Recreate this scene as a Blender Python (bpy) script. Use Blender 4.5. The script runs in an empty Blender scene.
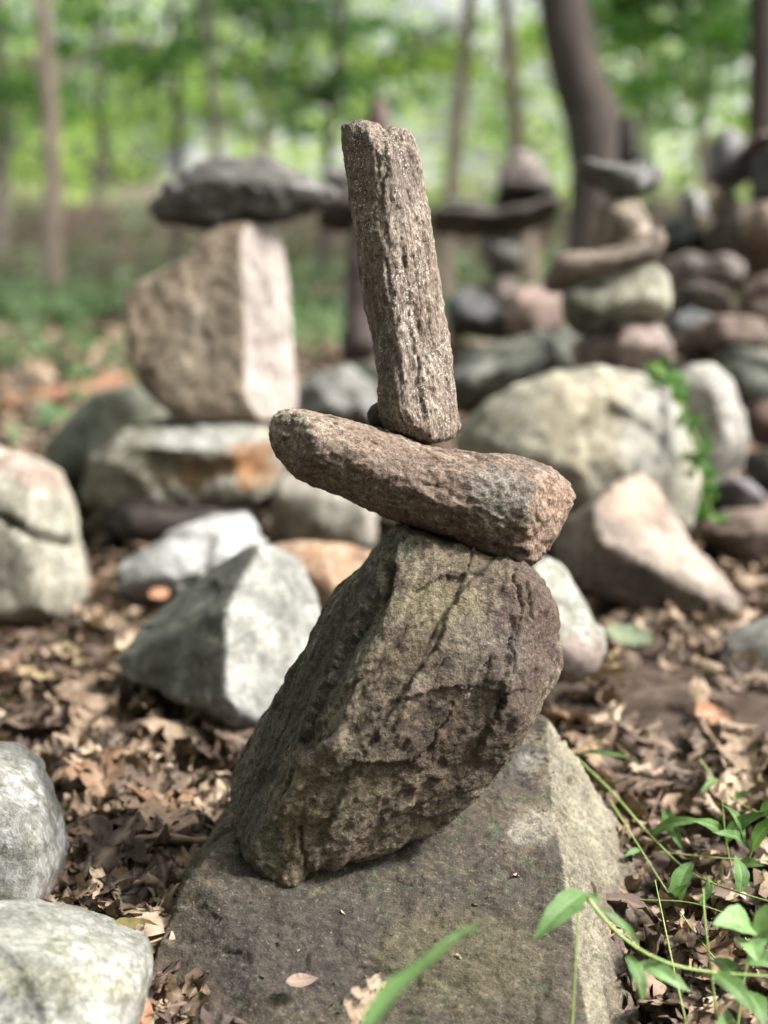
import bpy, math, random
import numpy as np
from mathutils import Vector
random.seed(7)
RNG = np.random.default_rng(11)
scene = bpy.context.scene
COL = scene.collection

# ------------------------------------------------------------------ camera
F = 1480.0
PITCH = math.radians(11.35)
CAMZ = 0.68
CAM = np.array([0.0, 0.0, CAMZ])
RIGHT = np.array([1.0, 0, 0])
FWD = np.array([0, math.cos(PITCH), -math.sin(PITCH)])
UP = np.array([0, math.sin(PITCH), math.cos(PITCH)])
cd = bpy.data.cameras.new('camera')
cam = bpy.data.objects.new('camera', cd); COL.objects.link(cam)
cam.location = CAM; cam.rotation_euler = (math.radians(90) - PITCH, 0, 0)
cd.sensor_fit = 'VERTICAL'; cd.sensor_height = 36; cd.sensor_width = 27
cd.lens = 36 * F / 1024
cd.clip_start = 0.02; cd.clip_end = 2000
cd.dof.use_dof = True; cd.dof.focus_distance = 1.365; cd.dof.aperture_fstop = 2.5
scene.camera = cam

def P(px, py, D):
    """world point seen at a pixel, at depth D along the optical axis"""
    return CAM + D * (FWD + (px - 384) / F * RIGHT + (512 - py) / F * UP)
def Dg(py, z=0.0):
    t = (512 - py) / F
    return (CAMZ - z) / (math.sin(PITCH) - t * math.cos(PITCH))
def G(px, py, z=0.0):
    return P(px, py, Dg(py, z))

# ------------------------------------------------------------------ noise
_perm = np.random.default_rng(3).permutation(4096).astype(np.int64)
_grad = np.random.default_rng(4).normal(size=(4096, 3)).astype(np.float32)
_grad /= np.linalg.norm(_grad, axis=1)[:, None]
def perlin(p, seed=0):
    p = np.asarray(p, dtype=np.float32)
    i = np.floor(p).astype(np.int64); f = p - i
    u = f * f * f * (f * (f * 6 - 15) + 10)
    out = 0
    for dx in (0, 1):
        wx = u[:, 0] if dx else 1 - u[:, 0]
        for dy in (0, 1):
            wy = u[:, 1] if dy else 1 - u[:, 1]
            for dz in (0, 1):
                wz = u[:, 2] if dz else 1 - u[:, 2]
                h = _perm[(_perm[(_perm[(i[:, 0] + dx + seed * 57) & 4095] + i[:, 1] + dy) & 4095] + i[:, 2] + dz) & 4095]
                g = _grad[h]
                d = g[:, 0] * (f[:, 0] - dx) + g[:, 1] * (f[:, 1] - dy) + g[:, 2] * (f[:, 2] - dz)
                out = out + wx * wy * wz * d
    return out * 1.6
def fbm(p, oct=4, seed=0, gain=.5):
    a = 1; s = 0; n = 0
    for o in range(oct):
        s = s + a * perlin(p * (2.03 ** o), seed + o); n += a; a *= gain
    return s / n
def ridged(p, oct=3, seed=0):
    a = 1; s = 0; n = 0
    for o in range(oct):
        s = s + a * (1 - np.abs(perlin(p * (2.1 ** o), seed + o)) * 2); n += a; a *= .5
    return s / n
def facets(p, seed, sharp=45.0, slope=.5):
    """chipped stone: every cell of a jittered grid carries its own tilted plane, neighbours meet in fairly crisp edges"""
    p = np.asarray(p, dtype=np.float32); i = np.floor(p).astype(np.int64); f = p - i
    num = np.zeros(len(p), np.float32); den = np.full(len(p), 1e-25, np.float32)
    for dx in (-1, 0, 1):
        for dy in (-1, 0, 1):
            for dz in (-1, 0, 1):
                h = _perm[(_perm[(_perm[(i[:, 0] + dx + seed * 31) & 4095] + i[:, 1] + dy) & 4095] + i[:, 2] + dz) & 4095]
                j = _grad[h] * .5 + .5
                r = f - (np.array([dx, dy, dz], np.float32) + j)
                d2 = (r * r).sum(1)
                w = np.exp(-sharp * d2)
                h2 = (h * 7 + 13) & 4095
                num += w * ((r * _grad[h2]).sum(1) * slope * 2 + _grad[h2, 1] * .22)
                den += w
    return num / den
def smooth(a, b, x):
    t = np.clip((x - a) / (b - a), 0, 1); return t * t * (3 - 2 * t)

# ------------------------------------------------------------------ mesh helpers
def mesh_np(name, V, faces, k, smooth_shade=True):
    me = bpy.data.meshes.new(name)
    V = np.ascontiguousarray(V, dtype=np.float32); faces = np.ascontiguousarray(faces, dtype=np.int32)
    me.vertices.add(len(V)); me.vertices.foreach_set('co', V.ravel())
    me.loops.add(faces.size); me.loops.foreach_set('vertex_index', faces.ravel())
    me.polygons.add(len(faces))
    me.polygons.foreach_set('loop_start', np.arange(0, faces.size, k, dtype=np.int32))
    try: me.polygons.foreach_set('loop_total', np.full(len(faces), k, dtype=np.int32))
    except Exception: pass
    me.update(calc_edges=True)
    me.polygons.foreach_set('use_smooth', np.full(len(faces), smooth_shade))
    return me
def set_col(me, C):
    a = me.color_attributes.new('col', 'FLOAT_COLOR', 'POINT')
    C4 = np.ones((len(C), 4), dtype=np.float32); C4[:, :3] = np.clip(C, 0, 1)
    a.data.foreach_set('color', C4.ravel())
def link(name, me, mat, parent=None, loc=None):
    o = bpy.data.objects.new(name, me); COL.objects.link(o)
    if mat: me.materials.append(mat)
    if loc is not None: o.location = loc
    if parent is not None: o.parent = parent
    return o
def tag(o, label=None, cat=None, group=None, kind=None):
    for k, v in (('label', label), ('category', cat), ('group', group), ('kind', kind)):
        if v: o[k] = v
    return o
def empty(name, loc):
    o = bpy.data.objects.new(name, None); COL.objects.link(o); o.location = loc
    o.empty_display_size = .05
    return o
def normals(me):
    n = np.empty(len(me.vertices) * 3, dtype=np.float32)
    me.vertex_normals.foreach_get('vector', n)
    return n.reshape(-1, 3)

def surface_nets(Fv, org, h):
    s = Fv < 0
    c = s[:-1, :-1, :-1].astype(np.int8)
    for a, b, d in ((1,0,0),(0,1,0),(0,0,1),(1,1,0),(1,0,1),(0,1,1),(1,1,1)):
        c = c + s[a:s.shape[0]-1+a, b:s.shape[1]-1+b, d:s.shape[2]-1+d]
    act = (c > 0) & (c < 8)
    I = np.argwhere(act)
    idx = np.full(act.shape, -1, dtype=np.int32); idx[act] = np.arange(len(I))
    cor = [(x, y, z) for x in (0, 1) for y in (0, 1) for z in (0, 1)]
    val = {q: Fv[I[:, 0]+q[0], I[:, 1]+q[1], I[:, 2]+q[2]] for q in cor}
    acc = np.zeros((len(I), 3)); cnt = np.zeros(len(I))
    for q in cor:
        for ax in range(3):
            if q[ax]: continue
            r = list(q); r[ax] = 1; r = tuple(r)
            a, b = val[q], val[r]
            m = (a < 0) != (b < 0)
            t = np.where(m, a / np.where(m, a - b, 1), 0)
            p = np.array(q, dtype=float)[None, :].repeat(len(I), 0); p[:, ax] = t
            acc[m] += p[m]; cnt[m] += 1
    V = (I + acc / cnt[:, None]) * h + org
    Q = []
    for ax in range(3):
        b, c2 = (ax + 1) % 3, (ax + 2) % 3
        sl0 = [slice(None)] * 3; sl1 = [slice(None)] * 3
        sl0[ax] = slice(0, -1); sl1[ax] = slice(1, None)
        A, B = s[tuple(sl0)], s[tuple(sl1)]
        E = np.argwhere(A != B)
        E = E[(E[:, b] > 0) & (E[:, c2] > 0)]
        E = E[(E[:, b] < act.shape[b]) & (E[:, c2] < act.shape[c2])]
        def cell(db, dc):
            e = E.copy(); e[:, b] -= db; e[:, c2] -= dc
            return idx[e[:, 0], e[:, 1], e[:, 2]]
        q = np.stack([cell(1, 1), cell(0, 1), cell(0, 0), cell(1, 0)], 1)
        ins = A[E[:, 0], E[:, 1], E[:, 2]]
        q[~ins] = q[~ins][:, ::-1]
        Q.append(q)
    return V, np.concatenate(Q)

def chaikin(P2, n=1):
    P2 = np.array(P2, dtype=float)
    for _ in range(n):
        N = np.roll(P2, -1, 0)
        P2 = np.stack([.75 * P2 + .25 * N, .25 * P2 + .75 * N], 1).reshape(-1, 2)
    return P2
def poly_sdf(U, V, pts):
    d = np.full(U.shape, 1e9); ins = np.zeros(U.shape, bool)
    n = len(pts)
    for i in range(n):
        a = pts[i]; b = pts[(i + 1) % n]
        e = b - a; L = e @ e + 1e-12
        t = np.clip(((U - a[0]) * e[0] + (V - a[1]) * e[1]) / L, 0, 1)
        dx = U - a[0] - t * e[0]; dy = V - a[1] - t * e[1]
        d = np.minimum(d, dx * dx + dy * dy)
        c = (a[1] > V) != (b[1] > V)
        with np.errstate(divide='ignore', invalid='ignore'):
            xc = (b[0] - a[0]) * (V - a[1]) / (b[1] - a[1]) + a[0]
        ins ^= c & (U < xc)
    d = np.sqrt(d)
    return np.where(ins, -d, d)
def seg_dist(U, V, pts):
    d = np.full(U.shape, 1e9)
    for a, b in zip(pts[:-1], pts[1:]):
        e = b - a; L = e @ e + 1e-12
        t = np.clip(((U - a[0]) * e[0] + (V - a[1]) * e[1]) / L, 0, 1)
        d = np.minimum(d, np.hypot(U - a[0] - t * e[0], V - a[1] - t * e[1]))
    return d
def smax(a, b, k):
    h = np.maximum(k - np.abs(a - b), 0) / k
    return np.maximum(a, b) + h * h * k * .25

ROCKS = []
GA = 'stones of the sharp foreground cairn'
def rock(name, label, poly, D, T, cols, h=.008, planes=(), k=.004, pw=5, nf=2, cut=(.62, .86), disp=((9, .004), (40, .0015), (110, .0006)),
         strata=None, chips=None, cracks=(), patches=(), mat='rock', seed=1, cat='rock', group=None, ch=None, terr=None, ledges=(), faces=(), cfreq=(9, 30), tilt=0.0, low=.3):
    """A stone: outline at its own distance D, half-thickness T, facets cut by planes, then fractured by noise.
    cols: list of base colours. planes: (px,py,w,(nu,nv,nw)). tilt leans the thickness axis away from the view axis."""
    s = D / F
    def uvw(p, w0=None):                       # pixel + depth offset -> camera-frame metres
        w0 = p[2] if w0 is None else w0
        return np.array([(p[0] - 384) * (D - w0) / F, (512 - p[1]) * (D - w0) / F, w0])
    if ch is None: ch = 1 if group == GA or len(poly) > 20 else 0
    pc = np.mean([(p[0], p[1]) for p in poly], 0)
    def rim(p):      # front rim shows on the side away from the view axis, rear rim on the other
        if len(p) > 2: return p[2]
        a = np.array(p[:2]) - pc; b = np.array(p[:2]) - (384, 512)
        return .55 * T * float(a @ b) / (np.linalg.norm(a) * np.linalg.norm(b) + 1e-6)
    pts = chaikin([uvw(p, rim(p))[:2] for p in poly], ch)
    lo = pts.min(0); hi = pts.max(0); c0 = (lo + hi) / 2; ext = (hi - lo) / 2
    pad = 3 * h + .02
    u = np.arange(lo[0] - pad, hi[0] + pad, h); v = np.arange(lo[1] - pad, hi[1] + pad, h)
    w = np.arange(-T * 1.25 - pad, T * 1.25 + pad, h)
    U, V = np.meshgrid(u, v, indexing='ij')
    S2 = poly_sdf(U, V, pts); inr = max(1e-4, -S2.min())
    f = S2[:, :, None] + inr * (np.abs(w / T) ** pw)[None, None, :]
    rs = np.random.default_rng(seed)
    pl = list(planes)
    for _ in range(nf):
        for _t in range(50):
            n = rs.normal(size=3); n /= np.linalg.norm(n)
            if n[2] > .42 or n[2] < -.6: break
        sup = math.sqrt((ext[0] * n[0]) ** 2 + (ext[1] * n[1]) ** 2 + (T * n[2]) ** 2) * rs.uniform(*cut)
        pl.append((None, None, sup, n))
    for ent in pl:
        if len(ent) == 3:
            a_, b_, c_ = (uvw(e_) for e_ in ent); n = np.cross(b_ - a_, c_ - a_); n /= np.linalg.norm(n)
            if n[2] < 0: n = -n
            f = smax(f, (n[0] * U + n[1] * V)[:, :, None] + (n[2] * w)[None, None, :] - n @ a_, k); continue
        px, py, pwv, n = ent
        n = np.array(n, float); n /= np.linalg.norm(n)
        if px is None:
            d0 = n[0] * c0[0] + n[1] * c0[1] + pwv
        else:
            d0 = n @ uvw((px, py, pwv))
        f = smax(f, (n[0] * U + n[1] * V)[:, :, None] + (n[2] * w)[None, None, :] - d0, k)
    Vc, Q = surface_nets(f.astype(np.float32), np.array([u[0], v[0], w[0]]), h)
    if tilt: Vc[:, 1] += np.maximum(-Vc[:, 2], 0) * tilt * 0  # reserved
    base = CAM + D * FWD
    W = base + Vc[:, :1] * RIGHT + Vc[:, 1:2] * UP - Vc[:, 2:] * FWD
    me = mesh_np(name, W, Q, 4)
    N = normals(me)
    sd = seed * 13 % 97
    q = Vc + seed * .37
    dsp = np.zeros(len(Vc)); af = float(np.clip(inr / .075, .4, 1)) if group != GA else 1.0
    for (fr, am) in disp:
        dsp += am * fbm(q * fr, 4, sd + int(fr))
    if chips is None: chips = ((6, .010, 1), (18, .0045, 1)) if D > 1.8 else ((9, .007, 1), (28, .003, 1), (80, .001, 1))
    wq = q + .012 * np.stack([fbm(q * 14, 2, sd + 71), fbm(q * 14, 2, sd + 72), fbm(q * 14, 2, sd + 73)], 1)
    for (fr, am, st) in chips:
        sax = np.array(strata[0] if strata else (1, 0, 0), float); sax /= np.linalg.norm(sax)
        qq = wq - (wq @ sax)[:, None] * sax * (1 - st)
        dsp += am * facets(qq * fr, sd + int(fr) * 3)
    dsp *= af
    if strata:
        ax, fr, am, st = strata       # axis of elongation in camera frame, frequency, amplitude, stretch
        ax = np.array(ax, float); ax /= np.linalg.norm(ax)
        al = q @ ax
        qs = q - al[:, None] * ax * (1 - st)
        wob = fbm(q * fr * .25, 2, sd + 5)[:, None] * .25 / fr * 4
        dsp += am * ridged((qs + wob * .3) * fr, 4, sd + 40) - am * .4
    if terr == 'auto': terr = (9 / max(.5, D / 2), .0045 * max(.6, D / 2), .6, rs.normal(size=3))
    if terr:
        fr, am, st, ax = terr
        ax = np.array(ax, float); ax /= np.linalg.norm(ax)
        al = q @ ax
        qs = q - al[:, None] * ax * (1 - st)
        x = fbm(qs * fr, 4, sd + 60) * 3.2
        fl = np.floor(x); fx = x - fl
        dsp += am * (fl + smooth(.42, .58, fx) + .35 * fx)
    for (cp, cw, cdp) in cracks:
        cp = np.array([(x - 384, 512 - y) for x, y in cp]) * s
        ku = D / (D - Vc[:, 2])
        jit = fbm(q * 60, 3, sd + 80) * .006
        dd = seg_dist(Vc[:, 0] * ku + jit, Vc[:, 1] * ku + np.roll(jit, 7), cp)
        front = Vc[:, 2] > -T * .2
        dsp -= np.where(front, cdp * np.exp(-(dd / cw) ** 2), 0)
    for (lp, lh, lf) in ledges:                # a broken step: the side left of the line stands proud and fades back
        lp = np.array([(x - 384, 512 - y) for x, y in lp]) * s
        ku = D / (D - Vc[:, 2]); jit = fbm(q * 45, 3, sd + 88) * .008
        uu = Vc[:, 0] * ku + jit; vv = Vc[:, 1] * ku + np.roll(jit, 11)
        dd = seg_dist(uu, vv, lp)
        best = np.full(len(uu), 1e9); side = np.zeros(len(uu))
        for a_, b_ in zip(lp[:-1], lp[1:]):
            e_ = b_ - a_; t_ = np.clip(((uu - a_[0]) * e_[0] + (vv - a_[1]) * e_[1]) / (e_ @ e_), 0, 1)
            d_ = np.hypot(uu - a_[0] - t_ * e_[0], vv - a_[1] - t_ * e_[1]); cr_ = e_[0] * (vv - a_[1]) - e_[1] * (uu - a_[0])
            m_ = d_ < best; best[m_] = d_[m_]; side[m_] = cr_[m_]
        m0 = uvw(tuple((lp[0] / s * [1, -1]) + [384, 512]), 0)
        ends = np.minimum(np.hypot(uu - lp[0][0], vv - lp[0][1]), np.hypot(uu - lp[-1][0], vv - lp[-1][1]))
        dsp += np.where(Vc[:, 2] > -T * .2, lh * smooth(-.0018, .0018, np.sign(side) * dd) * np.exp(-(dd / lf) ** 1.5) * smooth(0, .03, ends), 0)
    W = W + N * dsp[:, None]
    # colour
    cs = [np.array(c) for c in cols]
    n1 = fbm(q * cfreq[0], 4, sd + 11) ; n2 = fbm(q * cfreq[1], 4, sd + 21, .6); n3 = fbm(q * cfreq[1] * 4, 3, sd + 31, .7)
    if strata:
        n2 = .35 * n2 + .8 * fbm(qs * fr * .55, 4, sd + 33)
    C = np.repeat(cs[0][None, :], len(Vc), 0)
    if len(cs) > 1: C += (cs[1] - cs[0]) * smooth(-.25, .25, n1 * .7 + n2 * .5)[:, None]
    if len(cs) > 2: C += (cs[2] - C) * smooth(.02, .32, n2 * .8 - n1 * .3 + n3 * .4)[:, None]
    if len(cs) > 3: C += (cs[3] - C) * smooth(.12, .30, fbm(q * cfreq[1] * 1.7, 4, sd + 51, .65))[:, None]
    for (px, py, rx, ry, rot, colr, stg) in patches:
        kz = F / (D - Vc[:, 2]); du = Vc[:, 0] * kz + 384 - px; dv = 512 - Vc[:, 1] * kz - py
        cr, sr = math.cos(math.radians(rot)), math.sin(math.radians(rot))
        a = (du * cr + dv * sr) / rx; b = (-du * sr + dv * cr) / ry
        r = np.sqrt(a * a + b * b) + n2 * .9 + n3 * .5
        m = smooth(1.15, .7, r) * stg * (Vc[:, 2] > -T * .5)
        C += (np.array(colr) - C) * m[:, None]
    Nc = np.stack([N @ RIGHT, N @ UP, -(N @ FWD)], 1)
    for (fn, th, colr, stg) in faces:          # face tint with its sunlight or shade painted in, picked by normal
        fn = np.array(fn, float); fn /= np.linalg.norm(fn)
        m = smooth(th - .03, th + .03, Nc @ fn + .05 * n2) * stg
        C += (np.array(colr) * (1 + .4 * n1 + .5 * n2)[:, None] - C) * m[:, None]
    n4 = fbm(q * cfreq[1] * 9, 2, sd + 91, .8)
    C *= np.clip(1 + .5 * n3 + .3 * n2 + .55 * n4, .25, 2)[:, None]
    if mat == 'rock_pale': C *= np.clip(1 + .55 * fbm(q * 5, 3, sd + 95) + .45 * fbm(q * 17, 3, sd + 96), .4, 1.5)[:, None]
    if mat == 'rock_pale': C *= .44 if group in ('rocks heaped in the blurred background', 'stones of the rear right cairn', 'stones of the cairns at the right edge') else .54
    if mat in ('rock_hero', 'rock_base', 'rock_mica'): C *= .72; C = C.mean(1, keepdims=True) + (C - C.mean(1, keepdims=True)) * 1.15
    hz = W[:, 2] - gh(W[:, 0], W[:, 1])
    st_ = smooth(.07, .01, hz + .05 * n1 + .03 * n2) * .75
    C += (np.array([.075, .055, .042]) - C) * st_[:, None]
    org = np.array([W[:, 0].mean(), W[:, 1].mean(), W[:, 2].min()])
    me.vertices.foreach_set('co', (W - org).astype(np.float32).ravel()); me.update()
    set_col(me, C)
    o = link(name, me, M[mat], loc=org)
    tag(o, label, cat, group)
    ROCKS.append((org, W.min(0), W.max(0)))
    return o

# ------------------------------------------------------------------ materials
M = {}
def nt(name):
    m = bpy.data.materials.new(name); m.use_nodes = True
    t = m.node_tree; b = t.nodes['Principled BSDF']
    return m, t, b
def node(t, ty, **kw):
    n = t.nodes.new(ty)
    for k, v in kw.items():
        if k.startswith('i_'):
            n.inputs[k[2:].replace('_', ' ')].default_value = v
        else: setattr(n, k, v)
    return n
def ramp(t, src, stops):
    r = node(t, 'ShaderNodeValToRGB')
    e = r.color_ramp.elements
    while len(e) < len(stops): e.new(.5)
    for el, (p, c) in zip(e, stops):
        el.position = p; el.color = (*c, 1) if len(c) == 3 else c
    t.links.new(src, r.inputs[0]); return r.outputs[0]
def mixc(t, mode, fac, a, b):
    m = node(t, 'ShaderNodeMix', data_type='RGBA', blend_type=mode)
    for s, v in ((0, fac), (6, a), (7, b)):
        if hasattr(v, 'is_linked'): t.links.new(v, m.inputs[s])
        elif s == 0: m.inputs[0].default_value = v
        else: m.inputs[s].default_value = (*v, 1)
    return m.outputs[2]

def rock_mat(name, bump=.5, spark=0.0, rough=.82, sc=1.0, stretch=None, fine=1.0):
    m, t, b = nt(name)
    at = node(t, 'ShaderNodeAttribute', attribute_name='col')
    tc = node(t, 'ShaderNodeTexCoord'); co = tc.outputs['Object']
    if stretch:
        mp = node(t, 'ShaderNodeMapping'); t.links.new(co, mp.inputs[0])
        mp.inputs['Rotation'].default_value = stretch[0]; mp.inputs['Scale'].default_value = stretch[1]; cos = mp.outputs[0]
    else: cos = co
    nA = node(t, 'ShaderNodeTexNoise', i_Scale=170 * sc, i_Detail=6, i_Roughness=.7); t.links.new(cos, nA.inputs['Vector'])
    nB = node(t, 'ShaderNodeTexNoise', i_Scale=620 * sc, i_Detail=3, i_Roughness=.6); t.links.new(cos, nB.inputs['Vector'])
    nC = node(t, 'ShaderNodeTexNoise', i_Scale=45 * sc, i_Detail=8, i_Roughness=.65); t.links.new(cos, nC.inputs['Vector'])
    v1 = ramp(t, nA.outputs[0], [(.30, (.25,)*3), (.48, (.9,)*3), (.72, (1.25,)*3)])
    c = mixc(t, 'MULTIPLY', .75 * fine, at.outputs['Color'], v1)
    v2 = ramp(t, nB.outputs[0], [(.33, (.35,)*3), (.5, (1,)*3), (.7, (1.5,)*3)])
    c = mixc(t, 'MULTIPLY', .6 * fine, c, v2)
    v3 = ramp(t, nC.outputs[0], [(.3, (.62, .6, .58)), (.52, (1, 1, 1)), (.75, (1.0, 1.0, 1.0))])
    c = mixc(t, 'MULTIPLY', .8, c, v3)
    # pale mineral grains
    nL = node(t, 'ShaderNodeTexNoise', i_Scale=300 * sc, i_Detail=4, i_Roughness=.75); t.links.new(cos, nL.inputs['Vector'])
    g = ramp(t, nL.outputs[0], [(.58, (0, 0, 0)), (.68, (1, 1, 1))])
    gm = node(t, 'ShaderNodeMath', operation='MULTIPLY'); t.links.new(g, gm.inputs[0]); gm.inputs[1].default_value = .6 * fine
    c = mixc(t, 'MIX', gm.outputs[0], c, mixc(t, 'ADD', 1.0, at.outputs['Color'], (.13, .125, .11)))
    if spark:
        vo = node(t, 'ShaderNodeTexVoronoi', i_Scale=400); t.links.new(co, vo.inputs['Vector'])
        sp = ramp(t, vo.outputs['Distance'], [(.20, (1, 1, 1)), (.34, (0, 0, 0))])
        nM = node(t, 'ShaderNodeTexNoise', i_Scale=38, i_Detail=4, i_Roughness=.6); t.links.new(cos, nM.inputs['Vector'])
        ms = ramp(t, nM.outputs[0], [(.49, (0, 0, 0)), (.60, (1, 1, 1))])
        sm = mixc(t, 'MULTIPLY', 1.0, sp, ms)
        sf = node(t, 'ShaderNodeMath', operation='MULTIPLY'); t.links.new(sm, sf.inputs[0]); sf.inputs[1].default_value = spark
        c = mixc(t, 'MIX', sf.outputs[0], c, (.85, .83, .80))  # mica glints put into the colour as pale specks
        rr = node(t, 'ShaderNodeMapRange'); t.links.new(sf.outputs[0], rr.inputs[0])
        rr.inputs[3].default_value = rough; rr.inputs[4].default_value = .25
        t.links.new(rr.outputs[0], b.inputs['Roughness'])
    else: b.inputs['Roughness'].default_value = rough
    t.links.new(c, b.inputs['Base Color'])
    b1 = node(t, 'ShaderNodeBump', i_Strength=bump, i_Distance=.006); t.links.new(nC.outputs[0], b1.inputs['Height'])
    b2 = node(t, 'ShaderNodeBump', i_Strength=bump, i_Distance=.004); t.links.new(nA.outputs[0], b2.inputs['Height']); t.links.new(b1.outputs[0], b2.inputs['Normal'])
    b3 = node(t, 'ShaderNodeBump', i_Strength=bump, i_Distance=.0012); t.links.new(nB.outputs[0], b3.inputs['Height']); t.links.new(b2.outputs[0], b3.inputs['Normal'])
    t.links.new(b3.outputs[0], b.inputs['Normal'])
    b.inputs['Specular IOR Level'].default_value = .35
    M[name] = m
rock_mat('rock', .6)
rock_mat('rock_hero', .9, spark=.07, sc=1.0, rough=.75)
rock_mat('rock_mica', 1.0, spark=.55, sc=1.0, rough=.7, stretch=((0, 0, 0), (1, 1, .35)))
rock_mat('rock_base', .8, spark=0, sc=.8, rough=.85)
rock_mat('rock_pale', .5, sc=.8, fine=.7, rough=.8)

def leaf_mat(name, stops, trans=.3, rough=.6, vein=False, scale=60):
    m, t, b = nt(name)
    g = node(t, 'ShaderNodeNewGeometry')
    c = ramp(t, g.outputs['Random Per Island'], stops)
    tc = node(t, 'ShaderNodeTexCoord')
    n = node(t, 'ShaderNodeTexNoise', i_Scale=scale, i_Detail=5, i_Roughness=.65); t.links.new(tc.outputs['Object'], n.inputs['Vector'])
    v = ramp(t, n.outputs[0], [(.32, (.30, .27, .25)), (.46, (.80, .78, .76)), (.60, (1, 1, 1)), (.75, (1.15, 1.12, 1.08))])
    c = mixc(t, 'MULTIPLY', .8, c, v)
    if vein:
        at = node(t, 'ShaderNodeAttribute', attribute_name='col')
        vm = node(t, 'ShaderNodeMath', operation='MULTIPLY'); t.links.new(at.outputs['Fac'], vm.inputs[0]); vm.inputs[1].default_value = .4
        c = mixc(t, 'MIX', vm.outputs[0], c, (.26, .36, .16) if 'green' in name else (.36, .28, .21))
    t.links.new(c, b.inputs['Base Color']); b.inputs['Roughness'].default_value = rough
    b.inputs['Specular IOR Level'].default_value = .3
    tr = node(t, 'ShaderNodeBsdfTranslucent')
    t.links.new(mixc(t, 'MULTIPLY', 1.0, c, (1.0, 1.0, .75)), tr.inputs[0])
    mx = node(t, 'ShaderNodeMixShader'); mx.inputs[0].default_value = trans
    t.links.new(b.outputs[0], mx.inputs[1]); t.links.new(tr.outputs[0], mx.inputs[2])
    t.links.new(mx.outputs[0], t.nodes['Material Output'].inputs[0])
    bp = node(t, 'ShaderNodeBump', i_Strength=.5, i_Distance=.002); t.links.new(n.outputs[0], bp.inputs['Height']); t.links.new(bp.outputs[0], b.inputs['Normal'])
    M[name] = m
BR = [(0, (.03, .020, .015)), (.25, (.085, .056, .043)), (.5, (.15, .105, .070)), (.72, (.26, .19, .132)), (.90, (.42, .33, .245)), (.97, (.20, .115, .07)), (1, (.26, .20, .11))]
leaf_mat('dead_leaf', BR, .12, .7, vein=True, scale=140)
leaf_mat('olive_leaf', [(0, (.20, .17, .07)), (1, (.20, .17, .07))], .15, vein=True)
leaf_mat('orange_leaf', [(0, (.30, .13, .065)), (1, (.22, .10, .055))], .1, vein=True)
leaf_mat('tan_leaf', [(0, (.25, .18, .125)), (1, (.25, .18, .125))], .15, vein=True)
leaf_mat('pink_leaf', [(0, (.22, .155, .13)), (1, (.22, .155, .13))], .15, vein=True)
leaf_mat('green_leaf', [(0, (.045, .105, .03)), (.5, (.07, .155, .04)), (1, (.10, .19, .055))], .35, .55, scale=90, vein=True)
leaf_mat('pale_green_leaf', [(0, (.17, .30, .12)), (1, (.20, .34, .14))], .35, .5, scale=90, vein=True)
leaf_mat('sage_leaf', [(0, (.17, .22, .14)), (1, (.17, .22, .14))], .2, .6, vein=True)
leaf_mat('crown_leaf', [(0, (.03, .095, .02)), (.5, (.065, .18, .03)), (1, (.14, .31, .05))], .55, .5, scale=5)
leaf_mat('crown_leaf_sunlit', [(0, (.14, .28, .05)), (.5, (.29, .48, .10)), (1, (.54, .68, .22))], .6, .5, scale=5)  # crown leaf with a sunlit brightness put into its colour
leaf_mat('cover_leaf', [(0, (.06, .12, .045)), (.6, (.13, .22, .10)), (1, (.28, .36, .22))], .4, .5, scale=20)

def plain_mat(name, c1, c2, sc=30, bump=.5, rough=.85, stretch=(1, 1, 1), dist=.01):
    m, t, b = nt(name)
    tc = node(t, 'ShaderNodeTexCoord'); mp = node(t, 'ShaderNodeMapping'); mp.inputs['Scale'].default_value = stretch
    t.links.new(tc.outputs['Object'], mp.inputs[0])
    n = node(t, 'ShaderNodeTexNoise', i_Scale=sc, i_Detail=9, i_Roughness=.68); t.links.new(mp.outputs[0], n.inputs['Vector'])
    t.links.new(ramp(t, n.outputs[0], [(.3, c1), (.7, c2)]), b.inputs['Base Color'])
    b.inputs['Roughness'].default_value = rough; b.inputs['Specular IOR Level'].default_value = .3
    bp = node(t, 'ShaderNodeBump', i_Strength=bump, i_Distance=dist); t.links.new(n.outputs[0], bp.inputs['Height']); t.links.new(bp.outputs[0], b.inputs['Normal'])
    M[name] = m
plain_mat('soil', (.035, .022, .015), (.13, .085, .06), 14, .8)
plain_mat('bark_pale', (.11, .082, .068), (.24, .19, .16), 12, .5, stretch=(1, 1, .25))
plain_mat('bark_dark', (.014, .011, .009), (.055, .042, .036), 12, .8, stretch=(1, 1, .25))  # backlit darkness of the trunks is put into the bark colour
plain_mat('bark_grey', (.05, .04, .034), (.13, .11, .095), 12, .6, stretch=(1, 1, .25))
plain_mat('twig', (.08, .05, .035), (.24, .17, .13), 60, .4)
plain_mat('rust_wood', (.13, .06, .035), (.26, .14, .09), 18, .5, stretch=(.3, 1, 1))
plain_mat('stem', (.16, .25, .06), (.30, .36, .14), 60, .2, .5)

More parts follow.
